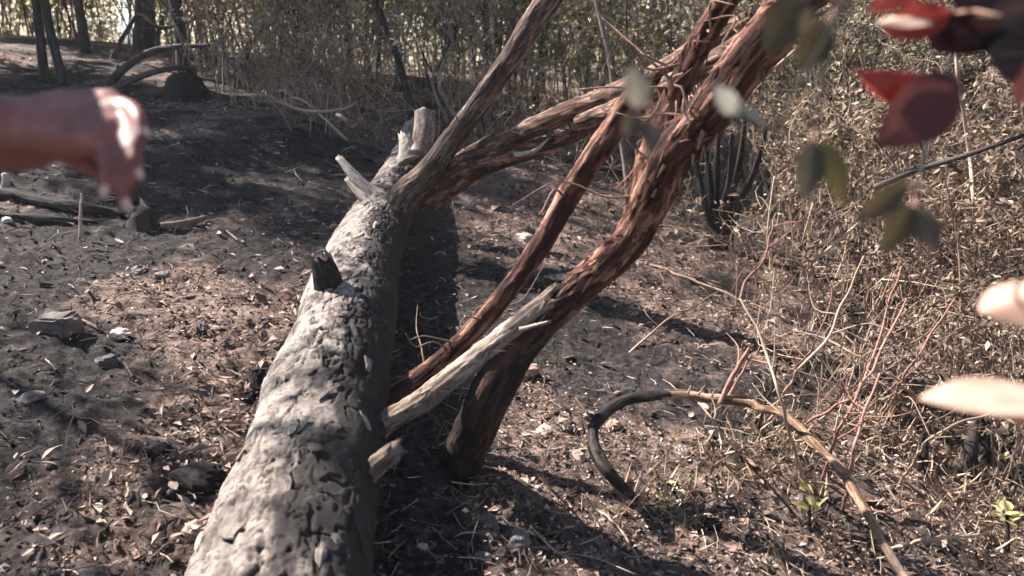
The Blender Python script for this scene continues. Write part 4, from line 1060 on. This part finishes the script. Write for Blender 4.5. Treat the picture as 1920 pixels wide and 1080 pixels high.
def camvec(r_, u_, f_): return RGT * r_ + UPV * u_ - FWD * f_

# fallen leaves lying singly, large enough to pick out
r = np.random.default_rng(808)
M['fallen_leaf'] = m_leaf('fallen_leaf', [(0, (0.14, 0.08, 0.06)), (0.5, (0.33, 0.22, 0.17)), (1, (0.60, 0.49, 0.41))], 0.2, 0.7)
for k in range(90):
    px, py = (r.uniform(0, 520), r.uniform(430, 1075)) if k % 2 else (r.uniform(900, 1880), r.uniform(600, 1075))
    p, t = on_ground(px, py)
    L = r.uniform(0.035, 0.075); a = r.uniform(0, 6.28)
    d = np.array([math.cos(a), math.sin(a), r.uniform(-.1, .35)])
    mb = MB(); big_leaf(mb, -d * L / 2, d * L / 2, L * r.uniform(.3, .5), [r.normal(0, .4), r.normal(0, .4), 1], r.uniform(0.1, .7), r.uniform(-.3, .4), r.uniform(0.1, 1), 7, 5)
    o = mb.build('fallen_leaf', M['fallen_leaf']); o.location = (p[0], p[1], p[2] + 0.018)
    if k % 2: tag(o, 'small curled dry leaf lying on the ground left of the log', 'leaf', 'dry leaves left of the log')
    else: tag(o, 'small curled dry leaf lying on the ground right of the log', 'leaf', 'dry leaves right of the log')

M['seedling_leaf'] = m_leaf('pale_yellow_green_leaf', [(0, (0.16, 0.17, 0.05)), (0.5, (0.38, 0.36, 0.14)), (1, (0.62, 0.56, 0.32))], 0.4)
def seedling(px, py, top, n, L, label, seed, spread=0.05):
    rr = np.random.default_rng(seed)
    p, t = on_ground(px, py)
    root = empty('seedling', p); tag(root, label, 'seedling')
    q = at(top[0], top[1], t)
    mb = MB(); add_tube(mb, [p + [0, 0, -.01], p * .5 + q * .5 + rr.normal(size=3) * .006, q], [.008, .007, .005], 7, n=9, disp=tone_disp(.3)); mb.build('stem', M['char'], root)
    for k in range(n):
        d = rand_unit(rr, 1)[0]; d[2] = abs(d[2]) * .7 + .1; d /= np.linalg.norm(d)
        b = q + rr.normal(size=3) * spread * .35 - [0, 0, rr.uniform(0, spread * .4)]
        mb = MB(); l = L * rr.uniform(.6, 1.1)
        big_leaf(mb, b, b + d * l, l * .5, rand_unit(rr, 1)[0] * .6 + [0, 0, 1], rr.uniform(.1, .5), rr.uniform(-.3, .3), rr.uniform(.2, 1), 7, 5)
        mb.build('leaf', M['seedling_leaf'], root)
seedling(1520, 1015, (1520, 935), 16, .055, 'seedling with pale yellow-green leaves on a burnt black stem', 401, .06)
seedling(1255, 965, (1250, 940), 14, .04, 'low tuft of yellow-green leaves near the foot of the bent branch', 402, .06)
seedling(1890, 1040, (1888, 960), 12, .055, 'yellow-green seedling in the lower right corner', 403, .06)
seedling(1895, 905, (1890, 860), 8, .05, 'small leafy sprout at the right edge above the corner seedling', 404, .05)
seedling(965, 985, (962, 950), 5, .04, 'tiny sprout beside the stones at the log shadow', 405, .03)

# ------------------------------------------------------------------ red-leaved bush close to the camera, reaching in from the right
M['red_leaf'] = m_leaf('red_glossy_leaf', [(0, (0.06, 0.012, 0.012)), (0.5, (0.32, 0.045, 0.035)), (1, (0.66, 0.20, 0.14))], 0.45, 0.35, 1.5, 45, .45, .5)
M['maroon_leaf'] = m_leaf('maroon_leaf', [(0, (0.014, 0.008, 0.010)), (0.5, (0.11, 0.03, 0.028)), (1, (0.24, 0.075, 0.06))], 0.3, 0.4, 1.4, 45, .45, .5)
M['peach_leaf'] = m_leaf('pale_pink_lit_leaf_part', [(0, (0.45, 0.16, 0.11)), (0.5, (0.70, 0.42, 0.31)), (1, (0.82, 0.60, 0.48))], 0.25, 0.5, 1.1, 40, .22, .3)
M['greygreen_leaf'] = m_leaf('grey_green_leaf', [(0, (0.05, 0.042, 0.03)), (0.5, (0.12, 0.10, 0.075)), (1, (0.36, 0.35, 0.31))], 0.5, 0.5, 1.2, 90, .15, .4)
M['olive_big'] = m_leaf('olive_broad_leaf', [(0, (0.045, 0.032, 0.018)), (0.5, (0.10, 0.072, 0.036)), (1, (0.22, 0.17, 0.05))], 0.3, 0.5, 1.2, 90, .15, .4)

bush_base = np.array([0.98, 0.62, gz(0.98, 0.62)])
RB = empty('red_leaved_bush', bush_base)
tag(RB, 'bush close to the lens, its red, pink and green leaves hanging in from the right', 'bush')
mb = MB()
STEM = add_tube(mb, [bush_base + [0, 0, -.1], bush_base + [-.03, .02, .6], bush_base + [-.07, .02, 1.2], bush_base + [-.1, .05, 1.7], bush_base + [-.2, .1, 2.05]], [.020, .017, .014, .011, .006], 10, n=40, disp=tone_disp(.4))
mb.build('stem', M['stem'], RB)

def sprig(stem_z, path, leaves, rad=.0018):
    """branch of the bush from its stem through the given (px, py, t) points; leaves = (base, tip, width px, normal, fold, curl, tone, material)"""
    i = int(np.argmin(np.abs(STEM[:, 2] - stem_z)))
    P = [STEM[i, :3]] + [at(*q) for q in path]
    mb = MB(); add_tube(mb, P, np.linspace(rad * 1.6, rad * .6, len(P)), 7, n=10 * len(P), disp=tone_disp(.4))
    br = mb.build('branch', M['char' if rad < .003 else 'stem'], RB)
    for (b, t_, w, n, fold, curl, tone, mt) in leaves:
        B, T = at(*b), at(*t_)
        mb = MB(); big_leaf(mb, B, T, w * b[2] / FPX, camvec(*n), fold, curl, tone, 17, 9)
        lf = mb.build('leaf', M[mt], br)
        d = P[np.argmin([np.linalg.norm(p - B) for p in P])]
        if np.linalg.norm(d - B) > 0.004:
            mb = MB(); add_tube(mb, [d, (d + B) / 2 + [0, 0, .003], B + (T - B) * .06], [.0014, .0012, .001], 5, n=7, disp=tone_disp(.6)); mb.build('petiole', M['red_twig'], br)

sprig(1.55, [(2060, 120, .64), (1920, 110, .63), (1835, 130, .62), (1782, 150, .62)], [
    ((1768, 146, .62), (1604, 132, .61), 128, (0, .62, .78), -.85, .15, .5, 'red_leaf'),
    ((1800, 148, .62), (1640, 276, .60), 118, (.1, .05, 1), .10, .1, .45, 'maroon_leaf'),
    ((1935, 105, .63), (1906, 205, .62), 34, (-.6, .4, .7), .2, .1, .95, 'red_leaf')])
sprig(1.65, [(2060, -10, .66), (1930, 0, .65), (1850, 15, .64), (1780, 26, .63)], [
    ((1778, 26, .63), (1640, 42, .62), 58, (0, .75, .66), -.35, .1, .95, 'peach_leaf'),  # pale leaf paints the lit part of the red leaf below
    ((1782, 24, .62), (1655, 62, .63), 74, (0, .05, 1), .1, .1, .40, 'red_leaf'),
    ((1720, -45, .63), (1632, 22, .62), 70, (-.1, .1, 1), .1, .1, .55, 'red_leaf'),
    ((1885, 20, .64), (1738, 92, .63), 100, (.1, 0, 1), .1, .1, .12, 'maroon_leaf'),
    ((1970, 30, .64), (1780, 60, .62), 130, (.1, -.1, 1), .15, .1, .0, 'maroon_leaf'),  # near-black tones here put the leaves' shade into their colour
    ((1990, -40, .63), (1770, -5, .61), 130, (0, -.1, 1), .15, .1, .0, 'maroon_leaf'),
    ((1975, 130, .64), (1850, 90, .62), 110, (.1, -.2, 1), .15, .1, .02, 'maroon_leaf'),
    ((1980, 10, .60), (1850, 30, .59), 90, (.1, -.2, 1), .15, .1, .0, 'maroon_leaf'),
    ((1880, 30, .58), (1828, 30, .58), 22, (0, .8, .6), .1, .1, .6, 'olive_big')])
sprig(1.20, [(2080, 540, .60), (2010, 545, .59)], [
    ((2005, 530, .58), (1838, 585, .57), 140, (-.3, .68, .65), -.45, .2, .5, 'peach_leaf')])
sprig(1.05, [(2090, 760, .58), (2020, 770, .57)], [
    ((2012, 762, .56), (1720, 748, .55), 104, (-.35, .75, .55), -.06, .25, .7, 'peach_leaf'),
    ((2030, 800, .55), (1880, 775, .55), 44, (0, -.3, 1), .2, 0, .1, 'peach_leaf')])
sprig(1.75, [(1900, -120, .56), (1700, -80, .53), (1580, 10, .52), (1545, 130, .52), (1530, 250, .52)], [
    ((1510, -10, .52), (1432, 96, .515), 86, (-.1, .1, 1), .15, .1, .42, 'olive_big'),
    ((1552, 40, .52), (1496, 135, .515), 70, (0, 0, 1), .15, .1, .38, 'olive_big'),
    ((1525, 262, .52), (1508, 378, .515), 60, (0, 0, 1), .15, .1, .35, 'greygreen_leaf'),
    ((1545, 262, .52), (1585, 388, .515), 50, (0, 0, 1), .15, .1, .85, 'olive_big')])
sprig(1.70, [(1880, -100, .74), (1800, 60, .78), (1745, 250, .70), (1714, 380, .58)], [
    ((1712, 385, .54), (1655, 470, .535), 62, (0, 0, 1), .15, .1, .5, 'olive_big'),
    ((1716, 388, .54), (1756, 474, .535), 58, (0, 0, 1), .15, .1, .35, 'greygreen_leaf'),
    ((1705, 340, .54), (1602, 418, .535), 52, (0, 0, 1), .15, .1, .45, 'olive_big')])
sprig(1.72, [(1850, -140, .54), (1650, -90, .52), (1540, 90, .50), (1450, 240, .50), (1392, 222, .50), (1330, 190, .50), (1250, 215, .50), (1170, 255, .50), (1095, 292, .50)], [
    ((1200, 205, .50), (1186, 120, .495), 52, (-.1, .1, 1), .15, .1, .62, 'greygreen_leaf'),
    ((1195, 212, .50), (1172, 262, .495), 44, (0, 0, 1), .15, .1, .35, 'greygreen_leaf'),
    ((1218, 225, .50), (1222, 292, .495), 40, (0, 0, 1), .15, .1, .5, 'greygreen_leaf'),
    ((1385, 218, .50), (1338, 160, .495), 42, (-.5, .6, .7), .1, .1, 1.0, 'greygreen_leaf'),
    ((1375, 192, .50), (1440, 240, .495), 24, (-.2, .6, .8), .1, .1, .9, 'greygreen_leaf')], .0012)

# ------------------------------------------------------------------ person at the left, only the hand reaches into view
M['skin'], nt, b = mat('sun_reddened_skin', 0.5, 0.4)
v = coords(nt)
nt.links.new(ramp(nt, noise(nt, 26, 5, .6, v), [(.3, (0.15, 0.048, 0.040)), (.7, (0.32, 0.125, 0.10))]), b.inputs['Base Color'])
b.inputs['Subsurface Weight'].default_value = 0.15
b.inputs['Subsurface Scale'].default_value = 0.006
bump(nt, b, noise(nt, 240, 4, .6, v), .25, .002)
def m_cloth(name, c):
    m, nt, b = mat(name, .95, .1); v = coords(nt)
    nt.links.new(ramp(nt, noise(nt, 40, 6, .7, v), [(.3, tuple(q * .7 for q in c)), (.7, c)]), b.inputs['Base Color'])
    bump(nt, b, noise(nt, 12, 4, .5, v), .5, .02)
    return m
M['shirt'] = m_cloth('olive_work_shirt', (0.10, 0.11, 0.07)); M['trousers'] = m_cloth('dark_trousers', (0.03, 0.035, 0.05)); M['boots'] = m_cloth('brown_boots', (0.05, 0.03, 0.02)); M['hair'] = m_cloth('dark_hair', (0.025, 0.018, 0.014)); M['nail'], _, _ = mat('fingernail', .3, .5)
M['nail'].node_tree.nodes['Principled BSDF'].inputs['Base Color'].default_value = (.62, .42, .36, 1)

def blob(mb, c, rad, rot=None):
    n, m = 16, 10
    th, ph = np.meshgrid(np.linspace(0, 2 * math.pi, n, endpoint=False), np.linspace(0.05, math.pi - .05, m))
    V = np.stack([np.sin(ph) * np.cos(th), np.sin(ph) * np.sin(th), np.cos(ph)], -1).reshape(-1, 3) * np.asarray(rad)
    V = V + np.asarray(c)
    a = np.arange(m - 1)[:, None] * n + np.arange(n)[None]; b = np.arange(m - 1)[:, None] * n + (np.arange(n)[None] + 1) % n
    top, bot = len(V), len(V) + 1
    V = np.vstack([V, np.asarray(c) + [0, 0, np.broadcast_to(rad, 3)[2]], np.asarray(c) - [0, 0, np.broadcast_to(rad, 3)[2]]])
    k = np.arange(n); k2 = (k + 1) % n
    T = np.concatenate([np.stack([np.full(n, top), k, k2], -1), np.stack([np.full(n, bot), (m - 1) * n + k2, (m - 1) * n + k], -1)])
    mb.add(V, np.stack([a, a + n, b + n, b], -1).reshape(-1, 4), T)

def chain(mb, pts, radii, sides=18):
    S = add_tube(mb, pts, radii, sides, n=8 * len(pts))
    blob(mb, pts[0], radii[0]); blob(mb, pts[-1], radii[-1])

def remeshed(mb, name, material, parent, voxel, smooth=6):
    me = mb.mesh(name + '_raw')
    tmp = bpy.data.objects.new(name + '_raw', me); COL.objects.link(tmp)
    m = tmp.modifiers.new('r', 'REMESH'); m.mode = 'VOXEL'; m.voxel_size = voxel; m.use_smooth_shade = True
    m2 = tmp.modifiers.new('s', 'SMOOTH'); m2.factor = .5; m2.iterations = smooth
    dg = bpy.context.evaluated_depsgraph_get()
    out = bpy.data.meshes.new_from_object(tmp.evaluated_get(dg))
    out.name = name; out.materials.clear(); out.materials.append(material)
    bpy.data.objects.remove(tmp); bpy.data.meshes.remove(me)
    for p_ in out.polygons: p_.use_smooth = True
    o = bpy.data.objects.new(name, out); COL.objects.link(o)
    o.parent = parent; o.location = -Vector(parent.location)
    return o

def person():
    X, Y = -0.962, 1.00
    z0 = gz(X, Y)
    root = empty('person', (X, Y, z0))
    tag(root, 'person whose bare reddened hand droops into view at the left edge', 'person')
    W = at(48, 250, .775)
    sh = np.array([X + .19, Y, z0 + 1.43]); el = W + np.array([-.265, -.01, .0])
    B = MB()
    chain(B, [sh, sh * .5 + el * .5, el], [.055, .05, .042])
    chain(B, [el, el * .55 + W * .45, W], [.044, .046, .036])
    palm = [at(205, 196, .768), at(212, 218, .752), at(208, 243, .738), at(195, 266, .726)]
    for q, rr in zip(palm, (.0135, .014, .0135, .0125)): chain(B, [W, W * .45 + q * .55 + camvec(0, .004, 0), q], [.033, .024, rr * 1.15])
    F = [[(205, 196, .768), (240, 200, .745), (260, 222, .728), (270, 258, .718)], [(212, 218, .752), (244, 250, .730), (254, 292, .715), (256, 334, .708)], [(208, 243, .738), (226, 292, .716), (232, 342, .706), (231, 390, .702)], [(195, 266, .726), (202, 306, .705), (200, 338, .698), (190, 364, .694)]]
    for k, f in enumerate(F):
        chain(B, [at(*q) for q in f], [[.0092, .0080, .0074, .0058], [.0095, .0082, .0076, .0060], [.0090, .0078, .0072, .0056], [.008, .007, .0064, .005]][k], 12)
    chain(B, [at(95, 262, .79), at(140, 290, .80), at(175, 312, .795), at(196, 330, .785)], [.017, .0135, .0108, .008], 12)
    # trunk, neck, head, legs (outside the picture)
    shl = np.array([X - .19, Y, z0 + 1.44])
    chain(B, [shl, shl + [-.05, .02, -.30], shl + [-.03, -.08, -.55]], [.055, .045, .03])
    hl = shl + [-.03, -.10, -.60]; blob(B, hl, (.022, .04, .05))
    for k in range(4): chain(B, [hl + [0, .03 - .02 * k, -.03], hl + [.008, .035 - .02 * k, -.075], hl + [.018, .035 - .02 * k, -.11]], [.010, .009, .007], 10)
    chain(B, [hl + [.015, .03, .01], hl + [.03, .06, -.02], hl + [.035, .07, -.05]], [.012, .010, .008], 10)
    blob(B, (X, Y, z0 + 1.32), (.19, .115, .20)); blob(B, (X - .025, Y, z0 + 1.08), (.155, .10, .20)); blob(B, (X - .05, Y, z0 + .93), (.17, .115, .14))
    chain(B, [np.array([X, Y, z0 + 1.45]), np.array([X, Y - .02, z0 + 1.60])], [.062, .054])
    hd = np.array([X, Y - .03, z0 + 1.69]); blob(B, hd, (.074, .094, .115)); blob(B, hd + [0, -.03, -.06], (.055, .06, .06))
    chain(B, [hd + [0, -.085, .02], hd + [0, -.108, -.02]], [.010, .014], 8)
    for s in (-1, 1): blob(B, hd + [s * .076, 0, -.01], (.010, .022, .032))
    for s in (-1, 1):
        chain(B, [np.array([X - .06 + s * .09, Y, z0 + .90]), np.array([X - .16 + s * .10, Y + .02, z0 + .48]), np.array([X - .24 + s * .11, Y - .01, z0 + .10])], [.088, .058, .040])
        chain(B, [np.array([X - .24 + s * .11, Y + .03, z0 + .05]), np.array([X - .24 + s * .12, Y - .14, z0 + .04])], [.04, .034])
    remeshed(B, 'body', M['skin'], root, .0042, 2)
    C = MB()
    blob(C, (X, Y, z0 + 1.32), (.205, .13, .215)); blob(C, (X - .025, Y, z0 + 1.08), (.175, .12, .22)); blob(C, (X - .045, Y, z0 + .94), (.185, .13, .12))
    chain(C, [sh + [-.04, 0, 0], sh * .5 + el * .5, sh * .12 + el * .88], [.075, .064, .056]); chain(C, [shl + [.04, 0, 0], shl + [-.05, .02, -.27]], [.075, .062])
    remeshed(C, 'shirt', M['shirt'], root, .008, 4)
    C = MB()
    blob(C, (X - .06, Y, z0 + .92), (.183, .128, .12))
    for s in (-1, 1): chain(C, [np.array([X - .06 + s * .09, Y, z0 + .90]), np.array([X - .16 + s * .10, Y + .02, z0 + .48]), np.array([X - .24 + s * .11, Y - .01, z0 + .12])], [.102, .074, .060])
    remeshed(C, 'trousers', M['trousers'], root, .008, 4)
    for s in (-1, 1):
        C = MB(); chain(C, [np.array([X - .24 + s * .11, Y + .04, z0 + .055]), np.array([X - .24 + s * .12, Y - .16, z0 + .045])], [.055, .046]); chain(C, [np.array([X - .24 + s * .11, Y - .02, z0 + .06]), np.array([X - .23 + s * .11, Y - .01, z0 + .2])], [.052, .05])
        remeshed(C, 'boot', M['boots'], root, .008, 3)
    C = MB(); blob(C, hd + [0, .018, .03], (.082, .092, .098)); remeshed(C, 'hair', M['hair'], root, .008, 3)
    C = MB(); blob(C, hd + [0, .005, .085], (.10, .115, .085)); blob(C, hd + [0, -.01, .065], (.20, .22, .016)); remeshed(C, 'shade_hat', M['shirt'], root, .008, 3)  # unseen hat added so its brim shades the hand
    for f in F:
        a_, b_ = at(*f[2]), at(*f[3]); d = (b_ - a_) / np.linalg.norm(b_ - a_)
        n = camvec(.8, .45, .4); n -= d * n.dot(d); n /= np.linalg.norm(n)
        mb = MB(); c = b_ - d * .003 + n * .0062
        big_leaf(mb, c - d * .006, c + d * .007, .010, n, -.35, -.1, .5, 7, 5, .5)
        mb.build('fingernail', M['nail'], root)
person()

# ------------------------------------------------------------------ thin smoky air over the whole place
def haze():
    m = bpy.data.materials.new('thin_smoke'); m.use_nodes = True
    nt = m.node_tree; nt.nodes.remove(nt.nodes['Principled BSDF'])
    v = nd(nt, 'ShaderNodeVolumePrincipled')
    v.inputs['Color'].default_value = (0.9, 0.9, 0.92, 1)
    v.inputs['Density'].default_value = 0.0018
    nt.links.new(v.outputs[0], nt.nodes['Material Output'].inputs['Volume'])
    x, y0, y1 = 960, -960, 960
    V = [(sx * x, sy, z) for z in (-6.0, 13.0) for sx, sy in ((-1, y0), (1, y0), (1, y1), (-1, y1))]
    mb = MB(); mb.add(V, [[3, 2, 1, 0], [4, 5, 6, 7], [0, 1, 5, 4], [1, 2, 6, 5], [2, 3, 7, 6], [3, 0, 4, 7]])
    tag(mb.build('haze', m, smooth=False), 'thin smoky haze hanging over the burnt ground', 'haze', kind='stuff')
haze()
